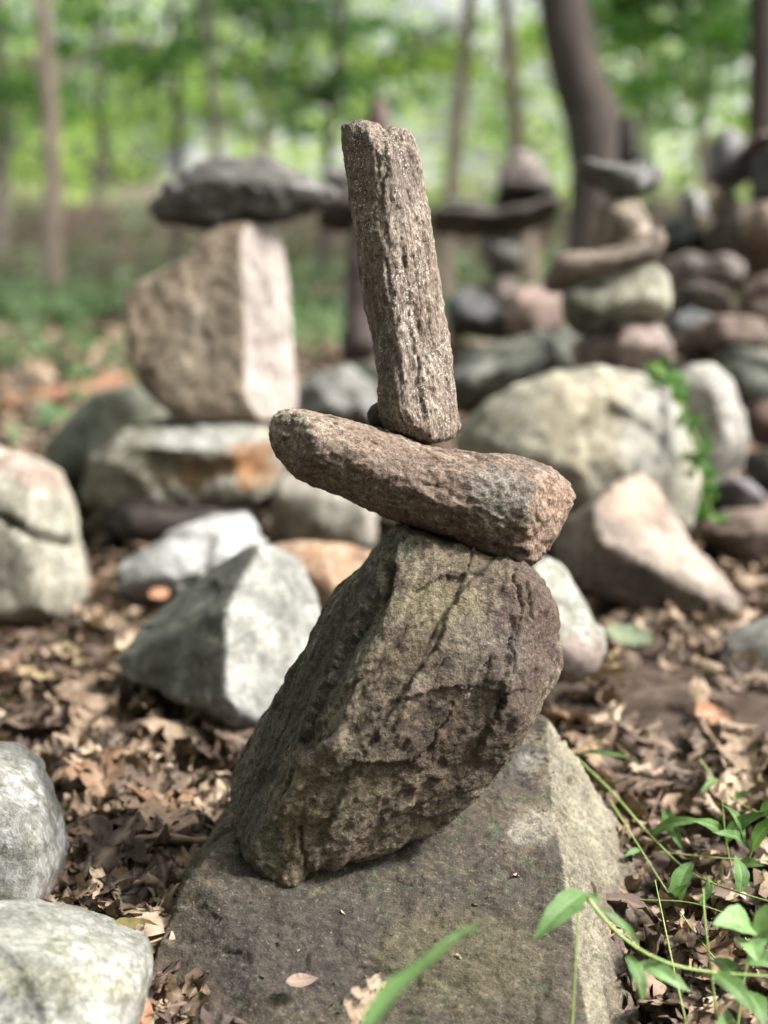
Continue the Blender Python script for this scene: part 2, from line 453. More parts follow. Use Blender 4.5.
# ------------------------------------------------------------------ ground
def gh(x, y):
    """height of the forest floor"""
    x = np.atleast_1d(np.asarray(x, float)); y = np.atleast_1d(np.asarray(y, float))
    p = np.stack([x, y, np.zeros_like(x)], 1)
    z = .012 * fbm(p * 3.5, 3, 5) + .006 * fbm(p * 16, 3, 9)
    z += .035 * np.exp(-(((x - .42) / .22) ** 2 + ((y - 1.95) / .20) ** 2))
    z -= .075 * np.exp(-(((x - .06) / .20) ** 4 + ((y - 1.14) / .15) ** 4))
    far = smooth(4, 14, y)
    z += far * .10 * fbm(p * .35, 3, 15)
    bank = smooth(15.5, 20, y + .25 * x)
    z += bank * (.75 + .15 * fbm(p * .3, 2, 25))
    z += smooth(28, 80, y) * 1.5
    return z
def build_ground():
    ys = np.concatenate([np.arange(-12, .6, .8), np.arange(.6, 3.2, .012), np.arange(3.2, 8, .05), np.arange(8, 26, .2), np.arange(26, 110, 3), [140, 200, 300, 500]])
    xs = np.concatenate([[-400, -200, -100, -60, -40], np.arange(-30, -6, .8), np.arange(-6, -1.2, .1), np.arange(-1.2, 1.2, .012), np.arange(1.2, 6, .1), np.arange(6, 30, .8), [40, 60, 100, 200, 400]])
    X, Y = np.meshgrid(xs, ys, indexing='ij')
    Z = gh(X.ravel(), Y.ravel())
    near = (np.abs(X.ravel()) < 1.2) & (Y.ravel() > .6) & (Y.ravel() < 3.2)
    pp = np.stack([X.ravel(), Y.ravel(), Z], 1)
    Z = Z + np.where(near, .011 * fbm(pp * 40, 4, 77), 0)
    V = np.stack([X.ravel(), Y.ravel(), Z], 1)
    nx, ny = len(xs), len(ys)
    i, j = np.meshgrid(np.arange(nx - 1), np.arange(ny - 1), indexing='ij'); a = (i * ny + j).ravel()
    me = mesh_np('ground', V, np.stack([a, a + ny, a + ny + 1, a + 1], 1), 4)
    m, t, b = nt('forest_floor'); M['forest_floor'] = m
    tc = node(t, 'ShaderNodeTexCoord'); co = tc.outputs['Object']
    n = node(t, 'ShaderNodeTexNoise', i_Scale=16, i_Detail=10, i_Roughness=.72); t.links.new(co, n.inputs['Vector'])
    n2 = node(t, 'ShaderNodeTexNoise', i_Scale=1.1, i_Detail=4); t.links.new(co, n2.inputs['Vector'])
    c = ramp(t, n.outputs[0], [(.3, (.03, .019, .013)), (.5, (.05, .036, .028)), (.68, (.105, .08, .064)), (.85, (.19, .15, .12))])
    c = mixc(t, 'MIX', ramp(t, n2.outputs[0], [(.45, (0, 0, 0)), (.62, (.5, .5, .5))]), c, (.075, .056, .045))
    t.links.new(c, b.inputs['Base Color']); b.inputs['Roughness'].default_value = .95; b.inputs['Specular IOR Level'].default_value = .15
    bp = node(t, 'ShaderNodeBump', i_Strength=.8, i_Distance=.012); t.links.new(n.outputs[0], bp.inputs['Height']); t.links.new(bp.outputs[0], b.inputs['Normal'])
    tag(link('ground', me, m), kind='structure')
build_ground()

# ------------------------------------------------------------------ leaves on the ground
def leaf_template(kind, rs, nr=11, nc=5):
    """flat leaf along +x from 0 to 1, curled and crumpled; returns V (nr*nc,3)"""
    t = np.linspace(0, 1, nr)
    if kind == 'oak':
        w = .30 * np.sin(np.pi * t ** .8) ** .7 * (1 + .42 * np.sin(t * np.pi * 7 + rs.uniform(0, 1)))
    elif kind == 'oval':
        w = .27 * np.sin(np.pi * t ** .9) ** .8
    elif kind == 'lance':
        w = .13 * np.sin(np.pi * t ** .75) ** .9
    else:
        w = rs.uniform(.2, .5) * np.abs(np.sin(np.pi * (t * .8 + .1))) * (1 + .5 * rs.normal(size=nr) * .5)
    w = np.maximum(w, .012)
    c = np.linspace(-1, 1, nc)
    X = np.repeat(t[:, None], nc, 1) + (.05 * rs.normal(size=(nr, nc)) if kind in ('oak', 'frag') else 0)
    Yv = w[:, None] * c[None, :]
    return X, Yv, c
def leaves_np(kind, pos, size, yaw, tiltx, tilty, rs, nr=11, nc=5, curl=(.3, 1.4), crump=.05):
    Vs = []; Fs = []; off = 0
    temps = [leaf_template(kind, rs, nr, nc) for _ in range(10)]
    i, j = np.meshgrid(np.arange(nr - 1), np.arange(nc - 1), indexing='ij'); a = (i * nc + j).ravel()
    Fq = np.stack([a, a + nc, a + nc + 1, a + 1], 1)
    n = len(pos)
    X = np.stack([temps[k % 10][0] for k in range(n)]); Y = np.stack([temps[k % 10][1] for k in range(n)])
    bl = rs.uniform(*curl, n)[:, None, None] * rs.choice([-1, 1], n)[:, None, None]
    bw = rs.uniform(*curl, n)[:, None, None] * rs.choice([-1, 1], n)[:, None, None] * 1.6
    xx = X - .5
    # bend along the length and roll across
    ang = xx * bl
    Xb = np.sin(ang) / np.where(np.abs(bl) < 1e-3, 1, bl)
    Z = (1 - np.cos(ang)) / np.where(np.abs(bl) < 1e-3, 1, bl)
    angw = Y * bw * 2
    Yb = np.sin(angw) / (bw * 2); Z = Z + (1 - np.cos(angw)) / (bw * 2)
    tw = rs.normal(0, .5, n)[:, None, None] * xx
    Yb, Z = Yb * np.cos(tw) - Z * np.sin(tw), Yb * np.sin(tw) + Z * np.cos(tw)
    if crump:
        Z = Z + crump * rs.normal(size=Z.shape) * (.3 + np.abs(Y) * 3)
    V = np.stack([Xb, Yb, Z], -1).reshape(n, -1, 3) * np.asarray(size)[:, None, None]
    cx, sx = np.cos(tiltx)[:, None], np.sin(tiltx)[:, None]
    V = np.stack([V[..., 0], V[..., 1] * cx - V[..., 2] * sx, V[..., 1] * sx + V[..., 2] * cx], -1)
    cy, sy = np.cos(tilty)[:, None], np.sin(tilty)[:, None]
    V = np.stack([V[..., 0] * cy + V[..., 2] * sy, V[..., 1], -V[..., 0] * sy + V[..., 2] * cy], -1)
    cz, sz = np.cos(yaw)[:, None], np.sin(yaw)[:, None]
    V = np.stack([V[..., 0] * cz - V[..., 1] * sz, V[..., 0] * sz + V[..., 1] * cz, V[..., 2]], -1)
    V += np.asarray(pos)[:, None, :]
    FF = (Fq[None] + (np.arange(n) * nr * nc)[:, None, None]).reshape(-1, 4)
    return V.reshape(-1, 3), FF
def vein_np(nr, nc, n):
    T, Cc = np.meshgrid(np.linspace(0, 1, nr), np.linspace(-1, 1, nc), indexing='ij')
    if nc < 7: v = .5 * np.exp(-(Cc / .2) ** 2)
    else: v = np.maximum(np.exp(-(Cc / .14) ** 2), .6 * np.clip(np.sin((T * 7 - np.abs(Cc) * 1.2) * 2 * np.pi), 0, 1) ** 3)
    return np.tile(v.ravel(), n)
def join_np(parts):
    Vs, Fs, o = [], [], 0
    for V, Fc in parts:
        Vs.append(V); Fs.append(Fc + o); o += len(V)
    return np.concatenate(Vs), np.concatenate(Fs)
def litter():
    rs = np.random.default_rng(21); parts = []; veins = []
    def zone(x0, x1, y0, y1, n, kind, s0, s1, zmax, tl, **kw):
        x = rs.uniform(x0, x1, n); y = rs.uniform(y0, y1, n)
        if y1 > 4:  # clip to a fan
            m = np.abs(x) < .75 * y + 1.2; x = x[m]; y = y[m]
        m = (rs.random(len(x)) > .93 * np.exp(-(((x - .42) / .27) ** 4 + ((y - 1.98) / .27) ** 4))); x = x[m]; y = y[m]
        n = len(x)
        z = gh(x, y) + rs.uniform(.0, 1, n) ** 1.5 * zmax + .003
        parts.append(leaves_np(kind, np.stack([x, y, z], 1), rs.uniform(s0, s1, n), rs.uniform(0, 6.28, n), rs.normal(0, tl, n), rs.normal(0, tl, n), rs, **kw))
        veins.append(vein_np(kw.get('nr', 11), kw.get('nc', 5), n))
    zone(-.75, .85, .95, 2.4, 1700, 'oak', .045, .10, .035, .36, nr=19, nc=9, curl=(.2, 1.7), crump=.03)
    zone(-.75, .85, .95, 2.4, 700, 'lance', .03, .10, .035, .5, curl=(.5, 2.6))
    zone(-.75, .85, .95, 2.4, 900, 'oval', .02, .07, .035, .6, curl=(.5, 3.0))
    zone(-.75, .85, .95, 2.4, 3500, 'frag', .006, .026, .022, .7, nr=7, nc=3, curl=(.5,3))
    zone(-.75, .85, .95, 2.4, 260, 'oak', .06, .115, .045, .3, nr=18, nc=7, curl=(.2, 1.3), crump=.035)
    zone(-1.6, 1.7, 2.4, 4.2, 4000, 'oak', .05, .12, .045, .4, nr=10, nc=5, curl=(.3, 1.8))
    zone(-1.6, 1.7, 2.4, 4.2, 5000, 'frag', .015, .04, .03, .6, nr=4, nc=3)
    zone(-7, 7, 4.2, 9, 14000, 'oval', .06, .13, .05, .45, nr=5, nc=3)
    for zx in ((-4.5, -.75), (.85, 5)): zone(*zx, .3, 2.4, 3500, 'oak', .05, .10, .04, .4, nr=9, nc=5, curl=(.3, 1.8))
    for zx in ((-5.5, -1.6), (1.7, 5.5)): zone(*zx, 2.4, 4.19, 3500, 'oak', .05, .12, .045, .4, nr=9, nc=5, curl=(.3, 1.8))
    zone(-10, 10, 9, 22, 3500, 'oval', .09, .16, .06, .4, nr=4, nc=3)
    V, Fq = join_np(parts)
    me = mesh_np('leaf_litter', V, Fq, 4); set_col(me, np.repeat(np.concatenate(veins)[:, None], 3, 1))
    tag(link('leaf_litter', me, M['dead_leaf']), 'brown crumpled dead leaves covering the forest floor', 'leaf litter', kind='stuff')
litter()

def tube_np(pts, rad, ns=7):
    pts = np.asarray(pts, float); rad = np.broadcast_to(np.asarray(rad, float), (len(pts),))
    tan = np.gradient(pts, axis=0); tan /= np.linalg.norm(tan, axis=1)[:, None] + 1e-9
    ref = np.array([0.31, .17, .93]) if abs(tan[0] @ np.array([0.31, .17, .93])) < .9 else np.array([1., 0, 0])
    A = np.cross(tan, ref); A /= np.linalg.norm(A, axis=1)[:, None]; B = np.cross(tan, A)
    th = np.linspace(0, 2 * np.pi, ns, endpoint=False)
    V = pts[:, None] + rad[:, None, None] * (np.cos(th)[None, :, None] * A[:, None] + np.sin(th)[None, :, None] * B[:, None])
    n = len(pts)
    i, j = np.meshgrid(np.arange(n - 1), np.arange(ns), indexing='ij')
    a = (i * ns + j).ravel(); b = (i * ns + (j + 1) % ns).ravel()
    return V.reshape(-1, 3), np.stack([a, b, b + ns, a + ns], 1)
def spline(pts, n=16):
    pts = np.asarray(pts, float)
    if len(pts) == 2: return pts[0] + (pts[1] - pts[0]) * np.linspace(0, 1, n)[:, None]
    q = np.concatenate([[2 * pts[0] - pts[1]], pts, [2 * pts[-1] - pts[-2]]])
    out = []
    for k in range(len(pts) - 1):
        p0, p1, p2, p3 = q[k:k + 4]
        for t in np.linspace(0, 1, n, endpoint=False):
            out.append(.5 * ((2 * p1) + (-p0 + p2) * t + (2 * p0 - 5 * p1 + 4 * p2 - p3) * t * t + (-p0 + 3 * p1 - 3 * p2 + p3) * t ** 3))
    out.append(pts[-1]); return np.array(out)
def twigs():
    rs = np.random.default_rng(5); parts = []
    for k in range(260):
        x = rs.uniform(-.75, .85); y = rs.uniform(.95, 3.2)
        L = rs.uniform(.02, .11) * (1.8 if rs.random() < .1 else 1); a = rs.uniform(0, 6.28)
        z = gh(x, y)[0] + rs.uniform(.004, .03)
        d = np.array([math.cos(a), math.sin(a), rs.normal(0, .25)])
        b = rs.normal(0, .15, 3) * L
        parts.append(tube_np(spline([[x, y, z], np.array([x, y, z]) + d * L / 2 + b, np.array([x, y, z]) + d * L], 3), rs.uniform(.0004, .0014), 4))
    V, Fq = join_np(parts)
    tag(link('twig_litter', mesh_np('twig_litter', V, Fq, 4), M['twig']), 'thin broken twigs and stalks strewn among the dead leaves', 'twig litter', kind='stuff')
twigs()

def one_leaf(name, label, kind, px, py, z, size, yaw, tx, ty, mat, seed, curl=(.4, 1.0), D=None, group=None, cat='leaf', crump=.03):
    rs = np.random.default_rng(seed)
    pos = P(px, py, D) if D else G(px, py, z)
    V, Fq = leaves_np(kind, np.zeros((1, 3)), np.array([size]), np.array([math.radians(yaw)]), np.array([math.radians(tx)]), np.array([math.radians(ty)]), rs, nr=22, nc=9, curl=curl, crump=crump * .35)
    me = mesh_np(name, V, Fq, 4); set_col(me, np.repeat(vein_np(22, 9, 1)[:, None], 3, 1))
    return tag(link(name, me, M[mat], loc=pos), label, cat, group)

# ------------------------------------------------------------------ the hero cairn
BASE = [(547,722,-.09),(556,735,-.09),(585,770,-.07),(620,830,-.05),(650,875,-.04),(675,945,.0),(700,1030,.05),(720,1150,.08),(640,1300,.15),(300,1300,.2),(100,1250,.2),(118,1100,.18),(140,1010,.14),(158,935,.12),(178,885,.10),(225,845,.08),(300,800,0),(400,765,-.06),(480,742,-.09)]
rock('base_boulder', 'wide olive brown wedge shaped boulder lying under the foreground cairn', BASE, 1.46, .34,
     [(.056,.046,.037),(.082,.068,.05),(.125,.107,.076),(.07,.075,.05)], h=.0026, k=.003, pw=8.0,
     planes=[((250,883,.10),(500,850,.055),(548,726,-.09)), ((250,890,.105),(500,856,.06),(400,1024,.205)), (548,727,-.09,(.755,.53,.385)), ((158,935,.12),(260,940,.155),(200,1060,.215)), (330,1010,.225,(.05,.30,.95))],
     nf=0, disp=((6,.005),(50,.0022),(130,.0011)), chips=((5,.003,.6),(16,.0028,.5),(55,.0024,.5),(130,.0012,.5)), terr=(8,.0018,.5,(1,.2,0)), strata=((.9,.35,.2),44,.0014,.3),
     cracks=[([(570,880),(596,960),(618,1030)],.003,.006), ([(360,995),(420,975),(470,985)],.003,.003)],
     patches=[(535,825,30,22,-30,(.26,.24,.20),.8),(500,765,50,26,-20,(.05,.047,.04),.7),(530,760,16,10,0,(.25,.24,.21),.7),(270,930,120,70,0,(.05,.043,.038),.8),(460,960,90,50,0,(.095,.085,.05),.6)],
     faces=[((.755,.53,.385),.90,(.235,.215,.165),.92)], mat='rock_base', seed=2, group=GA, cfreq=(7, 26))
HERO = [(400,522),(420,529),(460,543),(500,560),(528,568),(546,588),(556,618),(552,640),(561,656),(552,682),(535,712),(515,747),(495,777),(470,806),(455,830),(420,851),(380,862),(330,872),(305,876),(300,892),(282,893),(256,880),(232,852),(219,820),(217,795),(227,768),(243,738),(264,712),(286,678),(315,638),(330,604),(350,580),(375,553),(390,533)]
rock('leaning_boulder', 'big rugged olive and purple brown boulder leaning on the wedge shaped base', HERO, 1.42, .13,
     [(.105,.082,.058),(.16,.128,.09),(.23,.195,.145),(.08,.056,.046)], h=.0018, k=.005, pw=4.5,
     planes=[(335,700,.080,(-.80,.36,.50)), (400,690,.098,(-.12,.10,1)), (470,640,.098,(.02,.30,.95)), (522,640,.080,(.62,.02,.78)), (470,760,.075,(.25,-.45,.85)), (300,820,.072,(-.15,-.22,.95)), (448,690,.098,(.1,-.25,.95))],
     nf=0, disp=((7,.004),(60,.0020),(150,.0010)), chips=((7,.006,.35),(22,.0024,.3),(70,.0012,.35),(160,.0008,.5)), terr=(8,.0030,.22,(-.58,-.81,0)), strata=((-.58,-.81,.1),48,.0030,.16),
     cracks=[([(512,575),(519,605),(510,640),(506,680),(497,715)],.0012,.005), ([(522,585),(530,620)],.0010,.003),([(470,548),(468,575)],.001,.004),([(390,565),(384,580)],.003,.010),([(455,700),(430,745),(395,775)],.001,.003),([(300,830),(306,870)],.0016,.005)],
     ledges=[([(392,560),(378,590),(350,640),(322,700),(296,760)],-.008,.03), ([(400,600),(440,575),(500,574)],.004,.02), ([(372,708),(410,694),(455,684),(500,692),(535,688)],.0035,.02),
             ([(470,560),(440,640),(400,700),(350,770),(320,850)],.004,.025), ([(500,640),(455,715),(420,770),(400,830)],-.004,.02), ([(506,600),(512,640),(500,700),(470,760)],.006,.02), ([(300,742),(318,730),(345,690),(400,640)],.004,.02), ([(250,850),(300,790),(360,760),(430,760)],.004,.03)],
     patches=[(525,640,42,90,10,(.095,.064,.052),.9),(455,750,90,60,-40,(.11,.08,.06),.8),(310,690,30,190,30,(.045,.045,.033),.8),(400,740,60,35,-30,(.10,.078,.06),.5),(440,610,50,30,10,(.25,.215,.135),.6),(360,650,14,60,30,(.20,.21,.16),.6),(430,690,70,10,0,(.30,.24,.20),.5),(290,850,30,40,0,(.20,.16,.10),.6),(480,650,45,40,0,(.19,.165,.14),.5),(330,790,60,40,-30,(.17,.15,.09),.6),(255,840,30,50,0,(.09,.09,.06),.6),(400,545,30,14,20,(.10,.11,.075),.7)],  # left facet patch mixes its dark olive with painted shade under the slab
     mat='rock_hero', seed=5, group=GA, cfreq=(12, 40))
SLAB = [(269,424),(274,411),(292,407),(325,415),(360,424),(410,437),(440,446),(480,451),(512,456),(545,465),(566,479),(584,496),(584,500),(552,549),(530,569),(522,569),(506,563),(470,549),(420,527),(380,511),(340,493),(300,477),(284,462),(272,442)]
rock('flat_slab', 'long reddish brown slab balanced crosswise on the leaning boulder', SLAB, 1.40, .075,
     [(.19,.138,.108),(.26,.195,.155),(.36,.30,.245),(.115,.082,.064)], h=.0018, k=.005, pw=4.5,
     planes=[((546,468,.055),(528,560,.048),(585,500,-.02)), (400,470,.066,(.02,.06,1)), (420,500,.062,(-.1,-.45,.88)), (290,430,.045,(-.6,.1,.8))],
     nf=0, disp=((9,.003),(80,.0018),(170,.0010)), chips=((12,.0030,.6),(40,.0013,.6),(120,.0009,.6),(220,.0006,1)), terr=(20,.0016,.5,(.93,-.36,0)), strata=((.93,-.37,0),60,.0018,.3),
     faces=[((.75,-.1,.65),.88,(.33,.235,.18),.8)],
     patches=[(505,495,38,26,20,(.30,.28,.25),.65),(290,420,28,14,10,(.27,.26,.21),.6),(330,455,40,22,25,(.11,.08,.065),.5),(540,460,50,10,20,(.12,.085,.07),.6)],
     mat='rock_hero', seed=8, group=GA, cfreq=(16, 55))
COLM = [(340,124),(347,117),(368,116),(380,119),(384,127),(392,122),(404,123),(413,130),(419,152),(423,185),(430,215),(436,260),(443,310),(450,358),(458,398),(461,424),(457,437),(443,444),(425,445),(400,438),(383,428),(379,405),(375,360),(368,325),(361,285),(357,240),(350,190),(343,160)]
rock('standing_pillar', 'tall narrow glittering grey brown stone standing upright on the long slab', COLM, 1.40, .045,
     [(.185,.14,.112),(.26,.205,.165),(.36,.30,.255),(.11,.08,.062)], h=.0016, k=.008, pw=2.6,
     planes=[(400,290,.036,(.35,0,.93)),(372,290,.034,(-.55,0,.83)),(435,300,.024,(.8,0,.6))],
     nf=0, disp=((12,.0025),(110,.0014),(200,.0010)), chips=((16,.0026,.25),(60,.0014,.35),(170,.0009,.5)), terr=(20,.0009,.16,(.18,-.98,0)), strata=((.17,-.98,0),95,.0020,.12),
     cracks=[([(380,128),(387,165),(380,195),(372,215)],.0012,.0018),([(405,260),(412,330),(425,420)],.0018,.002)],
     patches=[(400,180,26,50,0,(.13,.10,.085),.6),(395,330,22,90,-12,(.20,.17,.16),.4)],
     mat='rock_mica', seed=12, group=GA, cfreq=(18, 110))
# small stone chip wedged at the foot of the pillar
rock('stone_chip', 'small dark stone chip wedged behind the foot of the pillar', [(366,415),(372,404),(384,402),(390,420),(384,432),(370,426)], 1.425, .02, [(.07,.055,.045),(.10,.08,.06)], h=.003, nf=0, chips=(), disp=((60,.003),), seed=3, group=GA, cat='stone')

def grit():
    from mathutils.bvhtree import BVHTree
    o = bpy.data.objects['base_boulder']; dg = bpy.context.evaluated_depsgraph_get()
    bv = BVHTree.FromObject(o, dg); h_ = BVHTree.FromObject(bpy.data.objects['leaning_boulder'], dg)
    oh = bpy.data.objects['leaning_boulder'].location
    rs = np.random.default_rng(8); pos = []; dr = []
    for k in range(260):
        x = rs.uniform(-.25, .25); y = rs.uniform(1.15, 1.75)
        hit = bv.ray_cast(Vector((x, y, 1.0)) - o.location, Vector((0, 0, -1)))
        if hit[0] is None or hit[1].z < .45: continue
        q = hit[0] + o.location
        if fbm(np.array([[x * 9, y * 9, 0]]), 2, 6)[0] < -.02 and rs.random() < .85: continue
        pos.append(np.array(q) + [0, 0, .001])
    n = len(pos)
    V, Fq = leaves_np('frag', np.array(pos), rs.uniform(.002, .008, n), rs.uniform(0, 6.28, n), rs.normal(0, .35, n), rs.normal(0, .35, n), rs, nr=5, nc=3, curl=(.4, 2))
    tag(link('leaf_crumbs', mesh_np('leaf_crumbs', V, Fq, 4), M['dead_leaf']), 'crumbs of dead leaf scattered over the base boulder', 'leaf crumbs', kind='stuff')
# ------------------------------------------------------------------ left foreground and middle rocks
GR = 'loose rocks lying round the cairns'
rock('pale_slab', 'pale grey green slab in the bottom left corner', [(-60,918,0),(10,921,0),(60,930,0),(110,944,0),(136,956,0),(145,978,.0),(138,1010,.03),(130,1050,.05),(100,1090,.06),(-60,1100,.06)], 1.22, .13,
     [(.29,.29,.25),(.36,.36,.325),(.42,.42,.39),(.22,.225,.165)], h=.0028, k=.012, planes=[(40,930,.03,(.10,.93,.36)),(60,1000,.075,(.10,.30,.95)),(140,990,.02,(.85,.25,.45))],
     nf=0, disp=((10,.003),(40,.0015),(110,.0008)), strata=((.97,-.15,0),38,.0012,.22), mat='rock_pale', seed=21, group=GR, patches=[(30,980,120,16,6,(.36,.36,.26),.5)])
rock('grey_boulder', 'rounded pale grey boulder cut by the left edge above the corner slab', [(-50,752,0),(0,754,0),(28,770,0),(46,797,0),(54,830,0),(58,865,0),(50,895,0),(30,912,0),(-50,925,0)], 1.45, .12,
     [(.27,.265,.245),(.34,.335,.32),(.41,.41,.40),(.18,.175,.14)], h=.003, k=.015, planes=[(20,790,.06,(.30,.70,.65)),(30,850,.075,(.35,.05,.93)),(50,880,.05,(.8,-.25,.55)),(-10,870,.09,(-.2,-.1,.97))], chips=((8,.010,1),(24,.005,1),(70,.0015,1)),
     nf=0, disp=((9,.006),(35,.0025)), mat='rock_pale', seed=22, group=GR)
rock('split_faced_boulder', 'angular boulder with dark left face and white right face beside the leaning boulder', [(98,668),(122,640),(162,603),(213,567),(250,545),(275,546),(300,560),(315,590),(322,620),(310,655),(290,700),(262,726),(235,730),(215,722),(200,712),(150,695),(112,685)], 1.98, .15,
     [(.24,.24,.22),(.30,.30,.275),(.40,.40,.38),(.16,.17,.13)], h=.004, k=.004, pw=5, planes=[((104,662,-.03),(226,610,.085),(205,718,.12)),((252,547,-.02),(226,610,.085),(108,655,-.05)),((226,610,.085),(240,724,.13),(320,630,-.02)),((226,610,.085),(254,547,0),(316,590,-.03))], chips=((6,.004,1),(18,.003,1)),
     nf=0, disp=((9,.003),(30,.002)), faces=[((.75,.35,.56),.86,(.36,.36,.33),.85),((-.45,.55,.7),.86,(.10,.105,.085),.85)], patches=[(262,700,34,22,0,(.12,.12,.13),.8),(285,590,22,14,20,(.30,.32,.26),.8),(180,650,62,62,-30,(.11,.112,.095),.85),(215,575,45,14,-35,(.07,.075,.062),.9),(250,700,30,25,0,(.50,.50,.55),.7)], mat='rock_pale', seed=23, group=GR)  # right face painted light as sunlit, left face and ridge dark as shaded
rock('far_left_boulder', 'tall cream grey boulder with a dark crack line at the left edge', [(-60,455),(0,449),(28,455),(52,470),(70,495),(80,535),(86,580),(82,612),(50,622),(-60,630)], 2.5, .2,
     [(.30,.28,.22),(.38,.36,.29),(.46,.44,.38),(.24,.24,.17)], h=.006, k=.008, pw=5, planes=[(20,470,.12,(.2,.6,.77)),(60,520,.13,(.5,.2,.84)),(20,560,.16,(-.05,0,1))],
     nf=0, disp=((7,.009),(25,.004)), cracks=[([(-30,505),(15,525),(40,538),(75,545)],.006,.025)], patches=[(30,470,40,18,30,(.36,.26,.22),.8)], mat='rock_pale', seed=24, group=GR)
rock('white_boulder', 'low whitish boulder between the split faced rock and the rusty supporting stone', [(113,600),(116,570),(140,548),(175,532),(210,518),(245,513),(262,525),(266,548),(262,575),(240,600),(180,612)], 2.6, .15,
     [(.30,.30,.28),(.40,.40,.39),(.52,.52,.52)], h=.006, k=.014, nf=3, disp=((8,.009),(28,.004)), patches=[(215,540,50,20,-20,(.58,.58,.58),.8)], mat='rock_pale', seed=25, group=GR)
rock('pale_block', 'pale tan block just behind the left end of the long slab', [(268,540),(270,500),(278,475),(300,465),(335,468),(362,485),(375,510),(372,545),(330,556)], 2.9, .18,
     [(.36,.33,.27),(.46,.42,.36),(.50,.47,.42)], h=.007, nf=3, mat='rock_pale', seed=26, group=GR)
rock('orange_rock', 'flat orange tinted rock low behind the leaning boulder', [(262,560),(272,545),(300,540),(350,545),(380,555),(372,590),(345,612),(318,612),(300,600),(275,590)], 2.35, .10,
     [(.42,.25,.15),(.50,.33,.22),(.45,.36,.28)], h=.006, nf=3, mat='rock_pale', seed=27, group=GR)
rock('half_hidden_rock', 'smooth pale grey green rock emerging right of the leaning boulder', [(505,590),(525,562),(545,556),(562,570),(585,600),(602,630),(606,650),(595,672),(575,684),(540,690),(505,680)], 2.0, .12,
     [(.28,.28,.24),(.36,.36,.31),(.44,.44,.40)], h=.005, k=.012, planes=[(570,600,.06,(.6,.5,.62))], nf=0, disp=((8,.006),(30,.002)), patches=[(575,660,35,30,0,(.27,.20,.18),.8)], mat='rock_pale', seed=28, group=GR)
rock('wedge_rock', 'sharp wedge rock with bright pinkish upper face pointing right', [(552,545),(560,520),(590,498),(620,480),(650,472),(668,485),(700,535),(730,575),(748,602),(742,616),(715,608),(690,618),(650,618),(610,600),(575,590),(556,570)], 2.5, .17,
     [(.17,.135,.11),(.22,.18,.15),(.28,.23,.19)], h=.005, k=.004, pw=5, planes=[((600,540,.13),(738,613,.07),(690,520,-.04)),((600,540,.13),(738,613,.07),(600,605,.07)),((600,540,.13),(556,520,-.02),(560,580,.05))], chips=((6,.004,1),(18,.003,1)),
     nf=0, disp=((8,.007),(28,.003)), patches=[(690,555,100,26,42,(.46,.37,.32),.9),(630,500,50,26,30,(.24,.18,.14),.8),(640,495,40,25,-20,(.50,.38,.30),.85),(640,590,90,28,10,(.10,.08,.065),.8)], mat='rock_pale', seed=29, group=GR)  # sunlit upper face and shaded underside painted as bright and dark patches
rock('round_boulder', 'big rounded cream boulder carrying the rear right cairn', [(455,440),(475,415),(510,392),(550,374),(600,367),(640,370),(672,388),(690,420),(700,455),(702,490),(690,530),(640,560),(560,560),(500,540),(465,500)], 3.0, .27,
     [(.34,.31,.24),(.42,.39,.31),(.50,.47,.40),(.30,.30,.26)], h=.008, k=.02, nf=0, disp=((5,.014),(20,.006)), patches=[(590,430,70,50,0,(.52,.45,.31),.5),(650,430,35,50,0,(.48,.48,.46),.6),(480,440,40,50,0,(.27,.26,.2),.6),(540,520,80,28,0,(.24,.22,.16),.7)],
     planes=[(500,410,.2,(-.4,.55,.72))], mat='rock_pale', seed=30, group=GR)
rock('second_round_boulder', 'smooth pale boulder tucked behind the big rounded one, vine between them', [(655,390),(680,372),(705,368),(728,380),(745,408),(750,440),(742,465),(715,480),(680,500),(655,470)], 3.15, .22,
     [(.38,.36,.32),(.46,.44,.40),(.50,.49,.46)], h=.008, k=.02, nf=0, mat="rock_pale", seed=31, group=GR)
rock('right_edge_rock', 'flat grey rock at the right edge above the soil', [(703,655),(712,640),(740,628),(790,618),(830,640),(830,690),(760,682),(715,672)], 2.25, .12,
     [(.19,.18,.165),(.26,.25,.23),(.32,.31,.29)], h=.006, nf=2, mat='rock_pale', seed=32, group=GR)
rock('violet_rock', 'bluish violet grey rock right of the wedge rock', [(700,510),(705,488),(722,475),(740,476),(765,495),(775,515),(740,525)], 3.1, .12,
     [(.22,.20,.22),(.28,.26,.28)], h=.009, nf=2, mat='rock_pale', seed=33, group=GR)
rock('brown_bank_rock', 'low pinkish brown flat rock half buried behind the tip of the wedge rock', [(690,530),(720,512),(790,508),(840,540),(840,590),(760,585),(715,565)], 2.95, .2,
     [(.22,.16,.13),(.28,.21,.18)], h=.01, nf=3, mat='rock_pale', seed=34, group=GR)

